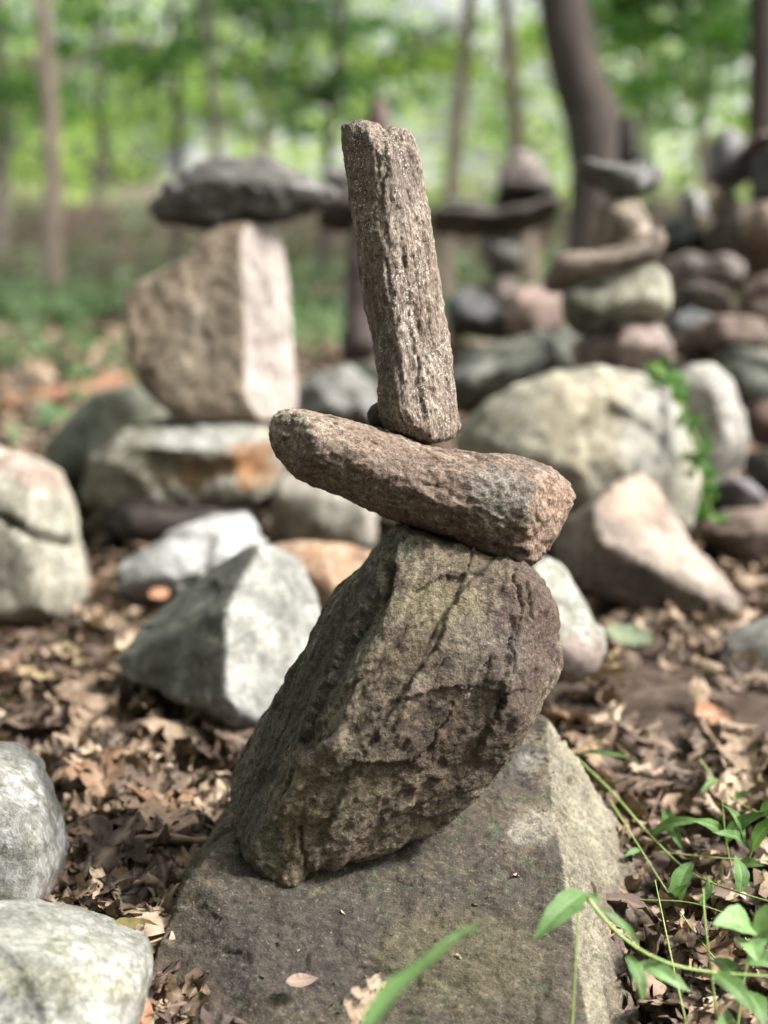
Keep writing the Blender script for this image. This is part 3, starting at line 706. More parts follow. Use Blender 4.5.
# rear left cairn
GB = 'stones of the rear left cairn'
rock('rusty_support_rock', 'low supporting rock with a rust orange hollow under the upright tan stone', [(84,500),(92,455),(122,425),(165,414),(220,420),(262,425),(282,440),(285,470),(278,498),(255,512),(200,522),(150,528),(115,520)], 3.05, .22,
     [(.24,.22,.16),(.32,.30,.24),(.42,.41,.36)], h=.008, k=.014, planes=[(200,425,.1,(0,.9,.44)),(190,490,.17,(-.1,-.35,.93))], nf=0, disp=((6,.012),(24,.006)),
     cracks=[([(150,462),(200,472),(265,468)],.03,.014)], patches=[(185,472,58,20,5,(.20,.115,.055),.9),(250,462,32,26,0,(.34,.165,.065),.95),(150,450,36,40,0,(.14,.135,.09),.8),(200,435,60,14,0,(.50,.50,.47),.8),(190,510,90,14,0,(.15,.11,.09),.7)], mat='rock_pale', seed=41, group=GB)
rock('mossy_support_rock', 'dull green grey rock left of the rusty supporting rock', [(34,472),(46,440),(70,412),(100,394),(140,388),(178,405),(190,450),(180,505),(120,516),(80,504),(46,494)], 3.35, .2,
     [(.15,.16,.11),(.20,.21,.155),(.27,.28,.23)], h=.009, k=.014, nf=3, disp=((6,.012),(24,.006)), patches=[(85,440,38,30,0,(.30,.32,.26),.7)], mat='rock_pale', seed=42, group=GB)
rock('upright_tan_stone', 'broad upright tan stone with a pinkish white right side', [(123,305),(125,289),(150,273),(185,256),(203,238),(216,226),(245,221),(272,222),(281,240),(288,290),(292,350),(298,395),(296,412),(285,424),(230,423),(180,422),(160,405),(140,385),(130,360)], 3.0, .10,
     [(.27,.205,.145),(.35,.28,.205),(.45,.38,.30),(.17,.125,.09)], h=.005, k=.004, pw=7, planes=[((160,300,.068),(240,230,.080),(244,420,.088)),((240,230,.080),(244,420,.088),(294,320,-.01))], chips=((5,.004,.6),(18,.003,.5),(50,.0012,.5)),
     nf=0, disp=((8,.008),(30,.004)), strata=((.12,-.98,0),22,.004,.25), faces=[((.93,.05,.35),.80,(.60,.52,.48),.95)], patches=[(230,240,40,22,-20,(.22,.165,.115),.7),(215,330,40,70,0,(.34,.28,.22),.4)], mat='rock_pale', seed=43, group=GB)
rock('dark_capstone', 'dark grey pointed capstone lying on top of the upright tan stone', [(149,213),(153,203),(164,196),(165,182),(176,182),(184,170),(205,158),(235,154),(268,160),(292,174),(314,186),(330,191),(335,197),(322,205),(300,213),(285,222),(250,227),(215,231),(180,223),(158,218)], 3.0, .095,
     [(.055,.052,.05),(.085,.08,.075),(.13,.125,.12)], h=.005, k=.01, planes=[(240,205,.075,(-.1,-.45,.88))], nf=0, disp=((9,.005),(35,.004)), chips=((8,.010,.7),(22,.006,.6)), strata=((.98,-.1,0),40,.004,.35), patches=[(312,190,20,9,15,(.24,.23,.22),.8)], mat='rock', seed=44, group=GB)

# rear right cairn
GC = 'stones of the rear right cairn'
def bg(name, label, poly, D, T, cols, grp, seed, nf=4, **kw):
    return rock(name, label, poly, D, T, cols, h=kw.pop('h', .009), nf=nf, cut=(.76, .98), pw=8, chips=((5,.024,1),(14,.010,1)), mat=kw.pop('mat', 'rock_pale'), seed=seed, group=grp, **kw)
bg('pink_block', 'pinkish brown block on the big rounded boulder, lowest stone of its cairn', [(570,345),(590,332),(630,326),(662,328),(672,345),(668,368),(640,376),(580,374)], 3.05, .11, [(.25,.19,.165),(.33,.26,.235),(.50,.40,.38)], GC, 51, patches=[(640,350,28,22,0,(.55,.42,.38),.8)])
bg('cream_green_stone', 'chunky cream and moss green stone on the pinkish block', [(560,312),(563,290),(575,280),(600,276),(630,268),(650,264),(665,280),(668,300),(658,322),(620,332),(580,334),(565,326)], 3.05, .12, [(.27,.265,.20),(.36,.35,.27),(.52,.50,.41)], GC, 52, patches=[(645,295,28,26,20,(.64,.62,.48),.9),(580,315,26,22,0,(.12,.13,.08),.8)])
bg('thin_brown_slab', 'thin brown slab jutting left over the cream green stone', [(542,282),(552,264),(590,258),(630,244),(658,226),(668,240),(655,266),(620,280),(575,290),(548,290)], 3.05, .12, [(.20,.155,.125),(.30,.235,.19),(.40,.32,.26)], GC, 53, nf=0)
bg('tan_upright_stone', 'upright tan stone narrowing towards the grey cap above', [(590,215),(600,203),(620,196),(640,200),(652,222),(660,238),(652,258),(625,268),(596,262),(584,240)], 3.05, .08, [(.28,.23,.18),(.40,.32,.25),(.46,.38,.31)], GC, 54, patches=[(652,235,10,22,0,(.58,.50,.40),.8)])
bg('grey_cap_stone', 'winged grey capstone on top of the rear right cairn', [(572,169),(588,165),(625,163),(662,161),(672,168),(662,180),(646,188),(634,202),(610,206),(598,192),(580,180)], 3.05, .09, [(.15,.145,.14),(.21,.205,.20),(.29,.29,.29)], GC, 55, nf=1)

# middle distance pile
GD = 'rocks heaped in the blurred background'
bg('grey_green_rock', 'large grey green rock just left of the round boulder', [(440,405),(445,380),(480,350),(530,332),(565,330),(580,350),(575,380),(530,400),(480,420)], 3.6, .25, [(.13,.14,.115),(.19,.20,.165),(.30,.31,.28)], GD, 61, h=.012, patches=[(490,380,40,22,-20,(.32,.33,.29),.8)])
bg('black_tilted_slab', 'dark tilted slab with a grey upper face right of the pillar', [(450,300),(470,285),(495,292),(525,325),(530,335),(490,338),(452,332)], 4.2, .2, [(.06,.06,.06),(.09,.09,.09),(.22,.22,.23)], GD, 62, h=.012, nf=1, planes=[(490,305,.08,(.3,.75,.55))])
bg('pink_pile_stone', 'dusty pink stone heaped beside the dark tilted slab', [(505,325),(510,295),(530,285),(560,288),(568,305),(560,335),(530,345)], 4.0, .15, [(.36,.25,.21),(.46,.34,.30)], GD, 63, h=.012)
bg('small_tan_stone', 'small tan stone touching the right edge of the pillar', [(440,365),(445,345),(462,338),(476,346),(478,364),(465,374)], 4.3, .1, [(.38,.27,.2),(.42,.31,.24)], GD, 64, h=.012)
bg('pale_left_stone', 'pale grey stone left of the foot of the pillar', [(290,410),(295,385),(320,370),(350,372),(372,392),(378,425),(340,430),(300,426)], 3.9, .17, [(.28,.27,.25),(.36,.35,.33),(.44,.43,.42)], GD, 65, h=.012)
bg('dark_green_stone', 'small dark green stone behind the pillar foot', [(340,385),(345,368),(365,362),(385,370),(388,392),(360,400)], 4.6, .15, [(.08,.10,.07),(.13,.14,.10)], GD, 66, h=.014)
bg('bridging_slab', 'long dark slab bridging the blurred stones in the middle distance', [(428,224),(434,215),(470,217),(505,212),(545,200),(568,198),(556,214),(520,228),(470,236),(430,230)], 5.2, .2, [(.10,.08,.07),(.14,.115,.10),(.16,.14,.13)], GD, 67, h=.014, nf=0)
bg('grey_prop_stone', 'round grey stone propping up the long dark slab', [(480,245),(490,232),(512,230),(520,245),(520,268),(505,282),(488,275)], 5.2, .15, [(.20,.20,.18),(.30,.30,.27)], GD, 68, h=.014)
bg('lower_prop_stone', 'brown stone at the foot of the slab prop', [(478,300),(482,280),(505,276),(522,284),(520,315),(495,322)], 5.2, .15, [(.16,.13,.12),(.24,.20,.18)], GD, 69, h=.014)
bg('dark_wedge_stone', 'dark wedge sitting on the long dark slab', [(494,205),(498,186),(520,182),(548,186),(556,196),(530,206)], 5.2, .15, [(.07,.055,.05),(.10,.08,.075)], GD, 70, h=.014, nf=1)
bg('white_pink_stone', 'pinkish white stone topping the dark wedge', [(500,188),(502,165),(515,148),(535,150),(548,168),(546,186),(520,192)], 5.2, .12, [(.42,.35,.33),(.52,.46,.44)], GD, 71, h=.014)
bg('white_flat_stone', 'flat whitish stone on the left end of the long dark slab', [(438,212),(445,203),(470,200),(486,206),(484,214),(460,216)], 5.2, .12, [(.36,.36,.35),(.46,.46,.46)], GD, 72, h=.014, nf=0)
bg('slender_post_stone', 'slender dark upright stone behind the left side of the pillar', [(343,360),(346,290),(350,225),(372,222),(380,290),(384,360)], 4.8, .12, [(.12,.09,.085),(.20,.15,.145)], GD, 73, h=.014, nf=0)
bg('post_block', 'dark block on top of the slender post stone', [(318,222),(322,200),(335,188),(375,185),(385,200),(382,225),(345,232)], 4.8, .13, [(.09,.07,.065),(.12,.10,.09)], GD, 74, h=.014, nf=1)
bg('cap_stone_on_post', 'grey cap resting on the dark post block', [(320,190),(325,172),(342,165),(372,166),(380,180),(375,190)], 4.8, .11, [(.24,.23,.22),(.28,.27,.27)], GD, 75, h=.014, nf=1)
bg('tip_stone', 'narrow reddish tip stone peeping over the top of the pillar', [(364,168),(367,115),(372,98),(382,96),(388,112),(390,168)], 4.8, .06, [(.20,.13,.11),(.26,.18,.16)], GD, 76, h=.012, nf=0)
# right background stacks
GE = 'stones of the cairns at the right edge'
bg('right_grey_stone', 'blurred grey violet stone topping the cairn near the right edge', [(706,185),(708,160),(715,140),(728,130),(742,142),(748,165),(745,188),(728,194)], 5.0, .12, [(.20,.19,.20),(.30,.29,.30)], GE, 81, h=.014)
bg('right_tan_stone', 'small tan stone under the blurred grey violet one', [(708,218),(710,196),(725,190),(740,196),(738,216),(722,224)], 5.0, .1, [(.34,.26,.2),(.42,.33,.27)], GE, 82, h=.014)
bg('right_brown_boulder', 'bulky dark brown boulder carrying both right edge cairns', [(695,260),(700,235),(720,218),(750,205),(800,200),(830,240),(820,290),(760,292),(715,285)], 4.9, .3, [(.13,.10,.075),(.18,.14,.11)], GE, 83, h=.016)
bg('edge_dark_stone', 'dark stone of the cairn cut by the right edge', [(748,200),(750,165),(758,148),(785,148),(795,180),(785,206)], 4.8, .12, [(.10,.10,.10),(.22,.21,.22)], GE, 84, h=.014)
bg('edge_cap_stone', 'thin reddish cap on the cairn cut by the right edge', [(742,150),(748,138),(775,134),(800,140),(795,152)], 4.8, .12, [(.34,.25,.22),(.38,.29,.26)], GE, 85, h=.014, nf=0)
bg('edge_tan_stone', 'warm tan stone low in the cairn cut by the right edge', [(738,238),(745,212),(765,205),(790,212),(790,240),(760,246)], 4.55, .1, [(.38,.27,.21),(.44,.33,.27)], GE, 86, h=.014)
bg('distant_white_stone', 'small white upright stone glimpsed left of the grey violet cairn', [(676,218),(678,195),(690,184),(704,194),(706,216),(690,226)], 5.6, .1, [(.50,.50,.49),(.58,.58,.57)], GE, 87, h=.014)
bg('distant_dark_finger', 'small dark upright finger stone behind the grey capstone', [(618,168),(619,140),(622,115),(632,112),(638,125),(636,168)], 5.4, .08, [(.05,.045,.04),(.08,.07,.065)], GE, 88, h=.013, nf=0)
RR = [('rounded_pale_stone','rounded pale pinkish stone in the right hand heap',[(700,275),(704,260),(725,254),(742,262),(744,280),(722,288)],4.3,(.30,.25,.23)),
 ('greyish_pink_stone','greyish pink stone behind the cream green one',[(664,290),(668,265),(690,252),(708,262),(710,285),(690,296)],4.6,(.24,.20,.19)),
 ('long_brown_stone','long dull brown stone in the right hand heap',[(662,318),(665,295),(700,286),(728,292),(735,310),(700,322)],4.1,(.15,.12,.10)),
 ('warm_edge_stone','warm brown stone at the right edge of the heap',[(736,318),(738,292),(755,278),(790,276),(800,318),(760,328)],4.1,(.28,.20,.17)),
 ('bluish_stone','bluish grey stone under the long dull brown one',[(660,345),(665,322),(690,312),(715,315),(718,338),(690,350)],3.9,(.20,.21,.22)),
 ('pink_long_slab','long rounded pink brown slab above the green grey boulder',[(668,352),(672,338),(700,326),(740,318),(762,322),(768,340),(755,358),(700,362)],3.7,(.30,.215,.18)),
 ('green_grey_boulder','green grey boulder at the right edge behind the pale ones',[(704,380),(708,358),(725,346),(760,352),(810,370),(815,420),(760,412),(722,402)],3.6,(.22,.235,.20)),
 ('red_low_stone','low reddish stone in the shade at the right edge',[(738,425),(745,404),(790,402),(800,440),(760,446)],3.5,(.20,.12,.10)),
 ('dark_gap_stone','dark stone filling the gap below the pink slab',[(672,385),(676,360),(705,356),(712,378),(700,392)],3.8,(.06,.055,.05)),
 ('mid_dark_rock','dark green stone in the heap left of the pink block',[(540,372),(545,350),(562,338),(584,350),(584,372),(560,380)],3.5,(.08,.085,.065)),
 ('mottled_stone','mottled brown stone below the small tan one',[(455,372),(462,345),(495,340),(510,352),(500,375)],3.95,(.19,.16,.135)),
 ('teal_backstone','dull teal grey stone behind the tan upright stone',[(652,262),(656,230),(675,218),(698,228),(700,258),(675,268)],5.1,(.10,.125,.115)),
 ('far_brown_stone','brown stone behind the teal grey one',[(650,290),(655,262),(678,256),(690,270),(686,292)],4.9,(.17,.13,.11)),
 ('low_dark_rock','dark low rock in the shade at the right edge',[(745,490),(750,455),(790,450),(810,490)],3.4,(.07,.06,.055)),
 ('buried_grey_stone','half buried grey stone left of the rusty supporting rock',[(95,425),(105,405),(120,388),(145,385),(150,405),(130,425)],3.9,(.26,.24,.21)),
 ('dark_shadow_stone','flat stone coloured dark as the shadow under the rusty supporting rock',[(88,522),(100,506),(180,508),(262,512),(270,530),(230,540),(140,542)],2.95,(.07,.055,.05))]  # flat slab given the dark of the shadow beneath the supporting rock
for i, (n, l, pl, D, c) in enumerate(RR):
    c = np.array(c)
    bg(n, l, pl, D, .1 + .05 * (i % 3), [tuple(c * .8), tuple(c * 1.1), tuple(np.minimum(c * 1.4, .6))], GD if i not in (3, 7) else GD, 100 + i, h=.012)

grit()
# ------------------------------------------------------------------ distinctive single leaves
one_leaf('curled_leaf', 'yellow olive curled leaf lying on soil beside the base boulder', 'oval', 138, 940, .03, .075, -15, 25, 5, 'olive_leaf', 4, (.5, .9))
one_leaf('flat_tan_leaf', 'broad pale tan leaf lying flat on litter left of the leaning boulder', 'oak', 180, 803, .03, .075, 20, 10, 5, 'tan_leaf', 9, (.2, .5))
one_leaf('orange_leaf', 'orange brown leaf standing on the litter in the right middle', 'oval', 715, 712, .04, .075, 40, 40, 10, 'orange_leaf', 3, (.3, .6))
one_leaf('pink_leaf', 'pinkish curled leaf beside the orange one', 'oak', 708, 738, .03, .07, -35, 25, 10, 'pink_leaf', 6, (.4, .8))
one_leaf('grey_green_leaf', 'large faded grey green leaf lying below the wedge rock', 'oval', 630, 636, .04, .085, -35, 25, 5, 'sage_leaf', 12, (.3, .5))
one_leaf('copper_leaf', 'copper brown leaf leaning against the front of the base boulder', 'oak', 368, 1006, 0, .05, 60, 65, -40, 'tan_leaf', 14, (.3, .6), D=1.17)
one_leaf('stranded_leaf', 'small brown leaf scrap lying on the base boulder', 'oval', 302, 981, 0, .028, 10, 20, 0, 'pink_leaf', 15, (.3, .6), D=1.26)
one_leaf('yellow_leaf', 'small yellow orange leaf by the corner slab', 'oval', 140, 1012, .03, .04, 70, 45, 0, 'orange_leaf', 18, (.5, .8))
one_leaf('perched_leaf', 'rust brown leaf caught on the white boulder', 'oval', 160, 592, .06, .05, 60, 30, 0, 'orange_leaf', 20, (.3, .6), D=2.42)

# ------------------------------------------------------------------ foreground plants
def lance(base, tip, width, nrm, fold=.25, droop=.15, mat='green_leaf', parent=None, name='leaf', seed=0, sh=.75, nr=18):
    base = np.array(base); tip = np.array(tip); L = np.linalg.norm(tip - base); ax = (tip - base) / L
    nrm = np.array(nrm, float); sd = np.cross(ax, nrm); sd /= np.linalg.norm(sd); nn = np.cross(sd, ax); width = width * .82; nr = max(nr, 40) if nr > 6 else nr; NC = 13 if nr > 6 else 5
    rs = np.random.default_rng(seed)
    t = np.linspace(0, 1, nr); c = np.linspace(-1, 1, NC)
    w = width * np.maximum(np.sin(np.pi * t ** sh) ** .85, .02) * (1 + .04 * np.sin(t * 23 + seed))
    T, Cc = np.meshgrid(t, c, indexing='ij')
    V = base + (T * L)[..., None] * ax + (Cc * w[:, None])[..., None] * sd
    z = np.abs(Cc) * w[:, None] * fold + droop * L * (np.sin(np.pi * T)) + .03 * L * np.sin(T * 9 + seed) * np.abs(Cc) * .5
    V = V + z[..., None] * nn
    i, j = np.meshgrid(np.arange(nr - 1), np.arange(NC - 1), indexing='ij'); a = (i * NC + j).ravel()
    me = mesh_np(name, (V - (0 if parent is None else np.array(parent.location))).reshape(-1, 3), np.stack([a, a + NC, a + NC + 1, a + 1], 1), 4)
    ve = np.maximum(np.exp(-(Cc / .10) ** 2), .45 * np.clip(np.sin((T * 13 - np.abs(Cc) * 2.2) * 2 * np.pi), 0, 1) ** 4) + .12 * rs.normal(size=T.shape)
    set_col(me, np.repeat(np.clip(ve, 0, 1).reshape(-1, 1), 3, 1))
    return link(name, me, M[mat], parent)
def stem(pts, r, parent, r2=None):
    s = spline(pts, 10)
    V, Fq = tube_np(s - np.array(parent.location), np.linspace(r, r2 or r * .6, len(s)), 7)
    return link('stem', mesh_np('stem', V, Fq, 4), M['stem'], parent)
def plant(label, name, base, stems, leaves, group='green weeds sprouting in the right foreground'):
    e = tag(empty(name, P(*base)), label, 'plant', group)
    for s, r in stems: stem([P(*p) for p in s], r, e)
    for k, (b, t, w, n, m) in enumerate(leaves):
        lance(P(*b), P(*t), w, n, mat=m, parent=e, seed=k)
    return e
GL, PG = 'green_leaf', 'pale_green_leaf'
plant('weed with one spear leaf over the base boulder and a long stem trailing right', 'trailing_weed', (578,1040,1.17),
  [([(570,1050,1.17),(574,990,1.17),(579,902,1.17)], .0012), ([(585,896,1.18),(620,935,1.17),(660,960,1.16),(710,972,1.16),(800,978,1.15)], .0016)],
  [((584,893,1.18),(533,941,1.14),.0125,(-.2,-.75,.6),GL), ((627,955,1.17),(643,1002,1.15),.008,(.4,-.8,.3),GL), ((600,908,1.18),(640,950,1.19),.004,(.2,-.6,.7),GL),
   ((640,962,1.17),(690,992,1.15),.008,(0,-.7,.7),PG), ((712,972,1.16),(755,1015,1.14),.010,(.2,-.6,.7),GL),((588,893,1.18),(600,906,1.17),.004,(.2,-.6,.7),GL)])
plant('spindly weed whose stems cross the litter right of the base boulder', 'spindly_weed', (660,850,1.5),
  [([(570,752,1.75),(610,790,1.65),(650,835,1.55),(690,872,1.48),(740,893,1.42),(810,912,1.36)], .0014), ([(660,852,1.52),(720,858,1.5),(800,862,1.48)], .0009)],
  [((692,862,1.47),(672,926,1.42),.012,(-.5,-.7,.4),GL), ((665,810,1.56),(684,852,1.52),.009,(-.3,-.7,.5),GL),((585,782,1.66),(600,826,1.62),.006,(-.3,-.8,.3),GL),
   ((650,835,1.55),(705,820,1.52),.008,(0,-.6,.8),GL),((740,893,1.42),(735,855,1.44),.010,(.3,-.7,.5),GL),((705,872,1.47),(700,905,1.43),.007,(.5,-.7,.3),GL),((575,756,1.74),(640,762,1.70),.004,(0,-.6,.8),GL)])
plant('leafy weed with arched blades at the right edge', 'leafy_weed', (760,880,1.5),
  [([(740,885,1.5),(752,850,1.48),(775,800,1.46)], .0014), ([(735,885,1.52),(726,840,1.5),(722,800,1.5)], .0010)],
  [((722,838,1.5),(690,820,1.46),.009,(0,-.7,.7),GL),((726,842,1.5),(768,812,1.46),.011,(.1,-.6,.8),GL),((750,850,1.48),(712,832,1.45),.008,(0,-.6,.8),GL),((752,850,1.48),(790,810,1.44),.010,(0,-.6,.8),GL),
   ((735,872,1.5),(765,866,1.46),.010,(0,-.6,.8),GL),((745,880,1.5),(750,905,1.46),.011,(.2,-.8,.5),GL),((722,805,1.5),(745,845,1.46),.007,(.5,-.7,.5),GL),((760,815,1.47),(800,800,1.44),.012,(0,-.6,.8),GL)])
plant('weed with broad pale rounded leaves in the lower right corner', 'broad_leaved_weed', (735,1030,1.2),
  [([(722,1050,1.2),(712,980,1.21),(705,920,1.22),(703,888,1.23)], .0012), ([(735,1050,1.2),(742,990,1.2),(752,940,1.2)], .0013)],
  [((752,928,1.2),(712,925,1.17),.017,(-.1,-.6,.8),PG), ((748,940,1.2),(757,962,1.16),.016,(-.1,-.6,.8),PG), ((754,935,1.2),(800,915,1.18),.018,(0,-.6,.8),PG),
   ((715,958,1.21),(742,992,1.18),.010,(.2,-.7,.6),GL), ((742,990,1.2),(765,1030,1.16),.011,(.3,-.8,.5),GL),((735,1020,1.2),(712,1032,1.17),.010,(0,-.7,.7),GL),((745,960,1.2),(780,968,1.17),.012,(0,-.6,.8),PG)])
plant('wiry creeping stems with tiny leaves crossing the lower right corner', 'creeping_weed', (690,960,1.35),
  [([(610,800,1.62),(660,880,1.46),(700,940,1.36),(760,1010,1.24)], .0009), ([(640,900,1.42),(700,905,1.38),(790,940,1.32)], .0008), ([(690,1040,1.2),(672,960,1.28),(655,880,1.40)], .0008), ([(700,760,1.72),(735,800,1.62),(800,830,1.55)], .0010)],
  [((640,850,1.52),(622,858,1.50),.004,(0,-.7,.7),GL),((672,898,1.43),(690,884,1.41),.005,(0,-.7,.7),GL),((700,905,1.38),(716,892,1.36),.004,(0,-.7,.7),GL),((740,920,1.35),(758,935,1.34),.005,(0,-.7,.7),GL),((716,780,1.67),(700,792,1.65),.005,(0,-.7,.7),GL),((735,800,1.62),(752,792,1.60),.005,(0,-.7,.7),GL)])
e = tag(empty('seedling', P(655,775,1.85)), 'single small green sprout in the litter below the orange leaf', 'plant')
stem([P(652,790,1.84), P(655,768,1.84)], .001, e)
lance(P(648,770,1.84), P(673,747,1.84), .012, (-.1, -.7, .7), mat='green_leaf', parent=e, seed=3)
lance(P(655,772,1.84), P(640,762,1.84), .006, (-.1, -.7, .7), mat='green_leaf', parent=e, seed=4)
bl = lance(P(362,1048,.86), P(481,927,1.0), .0115, (-.55, -.75, .35), fold=.5, droop=.06, mat='green_leaf', name='broad_grass_blade', seed=6, sh=.6, nr=30)
tag(bl, 'broad green grass blade rising from the bottom edge towards the camera', 'grass blade')
# long dry stick
for pts, r, lab in (([(598,852,1.55),(625,838,1.56),(655,822,1.58)], .0035, 'short grey stick lying across the litter right of the base boulder'),
                    ([(88,850,1.55),(150,838,1.56),(215,842,1.53)], .004, 'brown stick half buried in leaves left of the leaning boulder'),
                    ([(0,662,2.3),(40,672,2.2),(85,690,2.1)], .006, 'dark stick near the left edge below the cream boulder'),
                    ([(0,408,5.3),(60,395,5.3),(165,372,5.6)], .035, 'rust orange fallen branch in the blurred left background'),
                    ([(700,782,1.75),(740,770,1.78),(790,745,1.8)], .004, 'thin tan stick crossing the litter near the right edge')):
    W = np.array([P(*p) for p in pts]); o0 = W.mean(0)
    s = spline(W - o0, 8); rr = r * (1 + .25 * np.sin(np.arange(len(s)) * 1.3))
    V, Fq = tube_np(s, rr, 8)
    tag(link('stick' if r < .02 else 'fallen_branch', mesh_np('stick', V, Fq, 4), M['rust_wood' if r > .02 else 'twig'], loc=o0), lab, 'stick' if r < .02 else 'branch')

# vine in the crack between the round boulders
e = tag(empty('vine', P(700, 500, 2.75)), 'leafy green vine hanging down between the two round boulders', 'vine')
vp = [(655,366,2.86),(668,385,2.80),(682,408,2.76),(694,435,2.74),(702,460,2.74),(706,490,2.74),(712,520,2.76)]
stem([P(*p) for p in vp], .003, e)
rs = np.random.default_rng(9); vs = spline([P(*p) for p in vp], 9)
for k in range(110):
    c = vs[int(rs.integers(len(vs)))] + rs.normal(0, .009, 3); d = rs.normal(0, 1, 3) * np.array([1, .4, 1]); d[2] -= .2; d /= np.linalg.norm(d)
    if c @ np.array([0, 0, 1]) < .33 and rs.random() < .5: continue
    lance(c, c + d * .024, .010, (rs.normal(0, .3), -.8, .5), mat='crown_leaf', parent=e, seed=k, nr=6)

# ground cover at left behind
def cover(name, label, cx, cy, sx, sy, n, s0, s1, mat, seed, hz=.18):
    rs = np.random.default_rng(seed)
    x = cx + rs.normal(0, sx, n); y = cy + rs.normal(0, sy, n)
    nz = fbm(np.stack([x * .9, y * .9, x * 0], 1), 2, 99)
    m = nz > .0; x, y = x[m], y[m]; n = len(x)
    z = gh(x, y) + rs.uniform(.02, hz, n)
    V, Fq = leaves_np('oval', np.stack([x, y, z], 1), rs.uniform(s0, s1, n), rs.uniform(0, 6.28, n), rs.normal(0, .5, n), rs.normal(0, .5, n), rs, nr=4, nc=3, crump=0)
    tag(link(name, mesh_np(name, V, Fq, 4), M[mat]), label, 'ground cover', kind='stuff')
cover('ground_cover', 'patch of green ground cover plants behind the rear left cairn', -2.3, 9.5, 2.4, 2.1, 12000, .06, .14, 'cover_leaf', 1)
cover('far_ground_cover', 'green undergrowth seen between the blurred cairns', 1.6, 13.5, 2.0, 1.6, 4500, .08, .16, 'cover_leaf', 2, .3)
cover('bank_undergrowth', 'low scrubby undergrowth on the brown bank', -2, 18.2, 6, 1.2, 3500, .08, .18, 'cover_leaf', 6, .3)
cover('small_ground_cover', 'small green patch beside the mossy supporting rock', -1.0, 4.5, .12, .12, 140, .04, .07, 'cover_leaf', 3, .1)
cover('edge_ground_cover', 'small bright green patch at the right edge beyond the wedge rock', .80, 2.75, .07, .09, 110, .025, .05, 'cover_leaf', 4, .05)

# ------------------------------------------------------------------ trees
def quads_leaves(P0, size, rs):
    n = len(P0)
    a = rs.normal(size=(n, 3)); a /= np.linalg.norm(a, axis=1)[:, None]
    b = rs.normal(size=(n, 3)); b[:, 2] *= .5; b = np.cross(a, b); b /= np.linalg.norm(b, axis=1)[:, None]
    L = size[:, None]
    V = np.stack([P0 - a * L * .5, P0 + b * L * .28 , P0 + a * L * .5, P0 - b * L * .28], 1)
    return V.reshape(-1, 3), np.arange(n * 4).reshape(-1, 4)
def tree(name, label, path, r0, r1, bark, crown, mat, group=None, leaves=(.07, .13)):
    """path: world points of the trunk; crown: list of (centre, radii, n leaves)"""
    path = spline(path, 12); base = path[0].copy()
    e = tag(empty(name, base), label, 'tree', group)
    rad = np.linspace(r0, r1, len(path)) * (1 + .5 * np.exp(-np.arange(len(path)) / 2.5))
    V, Fq = tube_np(path - base, rad, 14)
    n = fbm(V * 3, 3, 7) * .12; ctr = np.repeat(path - base, 14, 0)
    V = ctr + (V - ctr) * (1 + n)[:, None]
    rs = np.random.default_rng(abs(hash(label)) % 1000 if False else sum(map(ord, label)) % 1000)
    parts = [(V, Fq)]; Pl = []
    for (c, rd, nl) in crown:
        c = np.array(c, float)
        k = int(np.argmin(np.linalg.norm(path[len(path)//3:] - (c - [0, 0, .5]), axis=1))) + len(path)//3
        k = min(k, len(path) - 1)
        mid = (path[k] + c) / 2 + [0, 0, .15]
        parts.append(tube_np(spline([path[k] - base, mid - base, c - base], 5), np.linspace(rad[k] * .35, .012, 11), 6))
        ncl = max(4, nl // 45)
        d = rs.normal(size=(ncl, 3)); d /= np.linalg.norm(d, axis=1)[:, None]
        cl = c + d * (rs.uniform(.2, 1, ncl) ** .5)[:, None] * np.array(rd)
        for q in cl[:: max(1, ncl // 10)]:
            parts.append(tube_np(spline([c - base, (c + q) / 2 - base + rs.normal(0, .08, 3), q - base], 3), np.linspace(.012, .004, 7), 4))
        m = nl // ncl
        p = cl[:, None] + rs.normal(size=(ncl, m, 3)) * np.array([.26, .26, .10]) * (min(rd) * .55 + .25)
        Pl.append(p.reshape(-1, 3))
    V, Fq = join_np(parts)
    link('trunk', mesh_np('trunk', V, Fq, 4), M[bark], e)
    if Pl:
        Pl = np.concatenate(Pl) - base
        V, Fq = quads_leaves(Pl, rs.uniform(*leaves, len(Pl)), rs)
        link('crown', mesh_np('crown', V, Fq, 4, False), M[mat], e)
    return e
def Pw(px, py, D): return P(px, py, D)
def tr(name, label, x300, x0, D, wpx, bark, crown, mat, bend=0, group='trees standing behind the cairns', top=-900, leaves=(.07, .13)):
    gx = P(x300, 300, D)[0]
    yy = CAM[1] + D * math.cos(PITCH)
    z0 = gh(gx, yy)[0] - .1
    p0 = np.array([gx, yy, z0]); pm = P((x300 + x0) / 2 + bend, 150, D); pt = P(x0, 0, D)
    slope = (x0 - x300) / 300
    ph = P(x0 + slope * 500 - bend, -500, D); pu = P(x0 + slope * 800, top, D)
    r = wpx * .5 * D / F
    cr = []
    for (px, py, dd, rx, rz, n) in crown:
        c = P(px, py, D + dd); cr.append((c, (rx, rx, rz), n))
    return tree(name, label, [p0, pm, pt, ph, pu], r, r * .55, bark, cr, mat, group, leaves)
C1, C2 = 'crown_leaf', 'crown_leaf_sunlit'
tr('slender_tree', 'slender pale pinkish trunk standing alone at the left', 62, 42, 12, 20, 'bark_pale', [(60,-250,0,1.6,.9,1500),(150,40,.5,.8,.35,260),(10,60,1,.9,.4,300)], C1)
tr('dark_sapling', 'thin dark trunk left of the dark capstone', 182, 172, 15, 10, 'bark_dark', [(190,-60,0,1.6,1.0,1600),(240,50,1,1.0,.5,500),(120,70,0,.8,.5,400)], C1, 3)
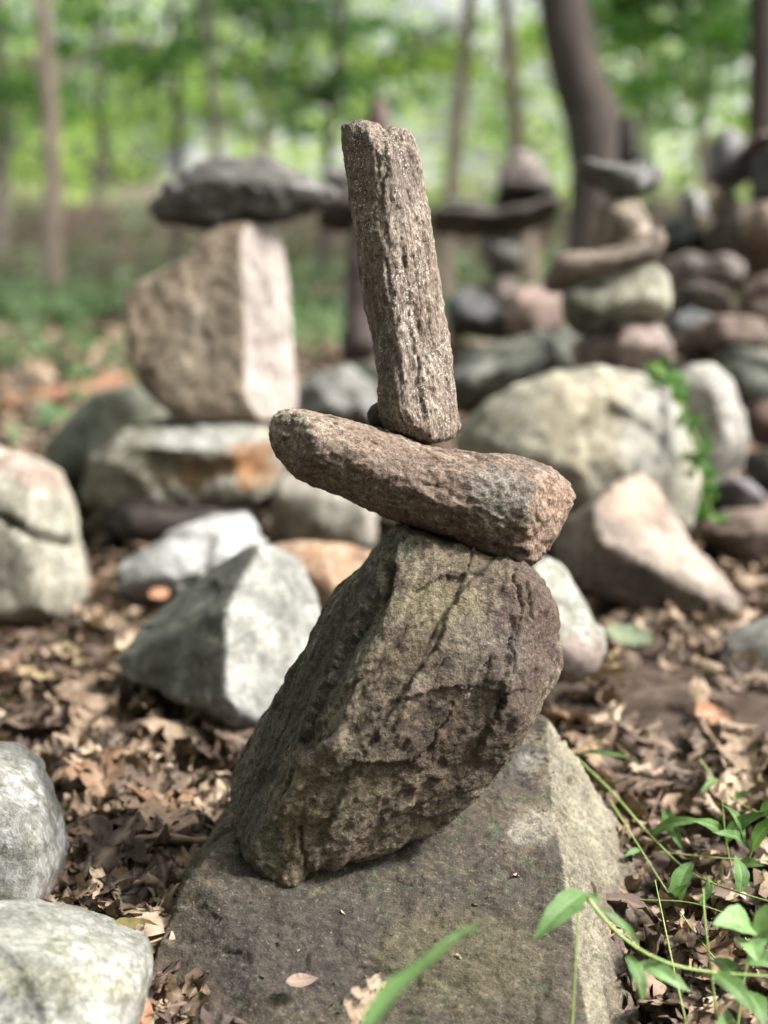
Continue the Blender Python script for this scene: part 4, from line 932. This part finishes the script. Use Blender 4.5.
tr('curved_sapling', 'thin curved grey trunk above the dark capstone', 215, 205, 14, 12, 'bark_grey', [(280,30,1,1.3,.5,800),(230,-120,0,1.6,.8,1400),(300,110,2,1.1,.4,450)], C1, 6)
tr('mid_sapling', 'thin dark trunk just left of the pillar top', 325, 342, 15, 12, 'bark_dark', [(330,-60,0,1.6,.8,1400),(380,60,1,1.0,.5,600),(300,90,0,.8,.4,400)], C1, -5)
tr('leaning_pale_tree', 'pale thin trunk leaning right, seen right of the pillar', 440, 470, 11, 17, 'bark_pale', [(440,-120,0,1.3,.7,1200),(420,40,1.5,.7,.3,260)], C2)
tr('straight_pale_tree', 'pale thin trunk leaning left, nearer the big dark tree', 532, 505, 11, 17, 'bark_pale', [(520,-150,0,1.4,.7,1200),(500,60,3,.9,.4,350)], C2)
tr('big_dark_tree', 'thick dark curving tree trunk behind the rear right cairn', 588, 562, 8.2, 64, 'bark_dark', [(560,-260,.5,1.6,.7,1600),(650,-60,2,1.0,.5,800),(700,30,3,.9,.4,500)], C1, 22)
tr('right_edge_tree', 'dark tree trunk cut by the right edge', 765, 765, 9, 42, 'bark_dark', [(740,-200,.5,1.5,.6,1500),(680,10,2,1.0,.4,600),(790,60,2,.8,.3,300)], C1, 2)
tr('far_pale_tree', 'far faint trunk between slender pale tree and dark sapling', 104, 100, 22, 12, 'bark_grey', [(100,-20,0,2.2,1.0,1500),(60,90,0,1.6,.8,900),(150,120,1,1.4,.5,600)], C2)
tr('far_twin_tree', 'far faint trunk behind the curved sapling', 272, 262, 21, 13, 'bark_pale', [(260,-30,0,2.2,1.0,1500),(300,80,0,1.8,.7,900)], C2)
tr('far_mid_tree', 'far faint trunk right of the big dark tree', 648, 640, 20, 14, 'bark_grey', [(660,-20,0,2.2,1.0,1800),(650,90,0,1.6,.8,1200),(700,150,1,1.4,.5,700)], C2)
tr('far_right_tree', 'far faint trunk left of the right edge tree', 700, 706, 18, 13, 'bark_pale', [(720,-30,0,1.8,.9,1600),(700,100,0,1.2,.6,900),(640,60,0,1.2,.6,900)], C1)
tr('far_left_tree', 'far grey trunk at the very left', 12, -5, 19, 16, 'bark_grey', [(0,-20,0,2.0,.9,1500),(20,100,0,1.2,.6,700)], C1)

# far wood: one mass of foliage and stems
def woods(name, label, n, x0, x1, y0, y1, z0, z1, size, mat, seed, thr=0.0, fr=.35):
    rs = np.random.default_rng(seed)
    p = np.stack([rs.uniform(x0, x1, n), rs.uniform(y0, y1, n), rs.uniform(z0, z1, n)], 1)
    m = fbm(p * [fr, fr, fr * 1.6], 3, seed) > thr
    p = p[m]
    V, Fq = quads_leaves(p, rs.uniform(*size, len(p)), rs)
    tag(link(name, mesh_np(name, V, Fq, 4, False), M[mat]), label, 'foliage', kind='stuff')
woods('distant_foliage', 'far off pale green woodland foliage', 46000, -40, 40, 28, 42, .6, 13, (.2, .4), 'crown_leaf_sunlit', 31, .16, .22)
woods('bright_undergrowth', 'bright low leaves beyond the brown bank', 20000, -14, 14, 22, 29, .7, 3.8, (.12, .26), 'crown_leaf_sunlit', 35, .03, .45)
woods('understory_foliage', 'green understory leaves hanging between the trunks', 38000, -13, 13, 17, 27, 1.9, 8, (.10, .2), 'crown_leaf', 32, .11, .5)

def ring():  # unseen leaves added to cut sky light, gap left towards the sun
    rs = np.random.default_rng(77); n = 60000
    a = rs.uniform(0, 2 * np.pi, n); r = rs.uniform(7, 11, n)
    x = r * np.sin(a); y = 1.5 + r * np.cos(a); z = rs.uniform(.2, 7, n) ** 1.0
    sun = np.arctan2(.66, -.16); da = np.abs((a - sun + np.pi) % (2 * np.pi) - np.pi)
    m = (y < 2.2) & (da > .55) & ~((np.abs(x) < .45 * y + 1) & (y > 0))
    x, y, z = x[m], y[m], z[m]
    # added low growth all round, beyond the clearing
    k = 16000; a = rs.uniform(0, 2 * np.pi, k); r = rs.uniform(11, 17, k); x1 = r * np.sin(a); y1 = 4 + r * np.cos(a)
    m = ~((np.abs(x1) < .5 * y1 + 1.5) & (y1 > 0)); x = np.r_[x, x1[m]]; y = np.r_[y, y1[m]]; z = np.r_[z, rs.uniform(.2, 5.5, k)[m]]
    # added canopy overhead, keeps sky light off the shaded side
    k = 30000; xc = rs.uniform(-9, 2.6, k); yc = rs.uniform(-7, 7, k); zc = rs.uniform(6, 8.5, k)
    p = np.stack([np.r_[x, xc], np.r_[y, yc], np.r_[z, zc]], 1)
    p = p[fbm(p * .4, 3, 41) > -.22]
    k = 26000; pb = np.stack([rs.uniform(-14, 16, k), rs.uniform(7.5, 25, k), rs.uniform(6.5, 9, k)], 1)  # rear canopy above view, added to shade the ground behind
    pb = pb[fbm(pb * .35, 3, 43) > -.12]; p = np.concatenate([p, pb])
    V, Fq = quads_leaves(p, rs.uniform(.22, .42, len(p)), rs)
    tag(link('added_shade_foliage', mesh_np('added_shade_foliage', V, Fq, 4, False), M['crown_leaf']), 'unseen foliage added round and over the clearing to dim the sky light', 'foliage', kind='stuff')
ring()
# ------------------------------------------------------------------ light
SUN = np.array([.66, -.16, .73]); SUN /= np.linalg.norm(SUN)
elev = math.asin(SUN[2]); az = math.atan2(SUN[0], SUN[1])
w = bpy.data.worlds.new('World'); scene.world = w; w.use_nodes = True
t = w.node_tree; bgn = t.nodes['Background']
sk = t.nodes.new('ShaderNodeTexSky'); sk.sky_type = 'NISHITA'; sk.sun_disc = False
sk.sun_elevation = elev; sk.sun_rotation = az; sk.air_density = 1.0; sk.dust_density = 9.0; sk.ozone_density = 1.0
hs = t.nodes.new('ShaderNodeHueSaturation'); hs.inputs['Saturation'].default_value = .2
t.links.new(sk.outputs[0], hs.inputs['Color'])
tcw = t.nodes.new('ShaderNodeTexCoord'); cn = t.nodes.new('ShaderNodeTexNoise'); cn.inputs['Scale'].default_value = 2.2; cn.inputs['Detail'].default_value = 6
t.links.new(tcw.outputs['Generated'], cn.inputs['Vector'])
cl_ = ramp(t, cn.outputs[0], [(.38, (0, 0, 0)), (.55, (.85, .85, .85))])
t.links.new(mixc(t, 'MIX', cl_, hs.outputs[0], (9, 9, 8.7)), bgn.inputs[0])
bgn.inputs[1].default_value = .15
sl = bpy.data.lights.new('sun', 'SUN'); sl.energy = 2.9; sl.angle = math.radians(8); sl.color = (1, .955, .88)
so = bpy.data.objects.new('sun', sl); COL.objects.link(so)
so.rotation_euler = Vector(SUN).to_track_quat('Z', 'Y').to_euler()
vs_ = scene.view_settings; vs_.view_transform = 'Standard'; vs_.look = 'None'; vs_.gamma = 1; vs_.use_curve_mapping = False
vs_.exposure = 1.62
scene.render.engine = 'CYCLES'
scene.cycles.use_denoising = True
scene.cycles.max_bounces = 6
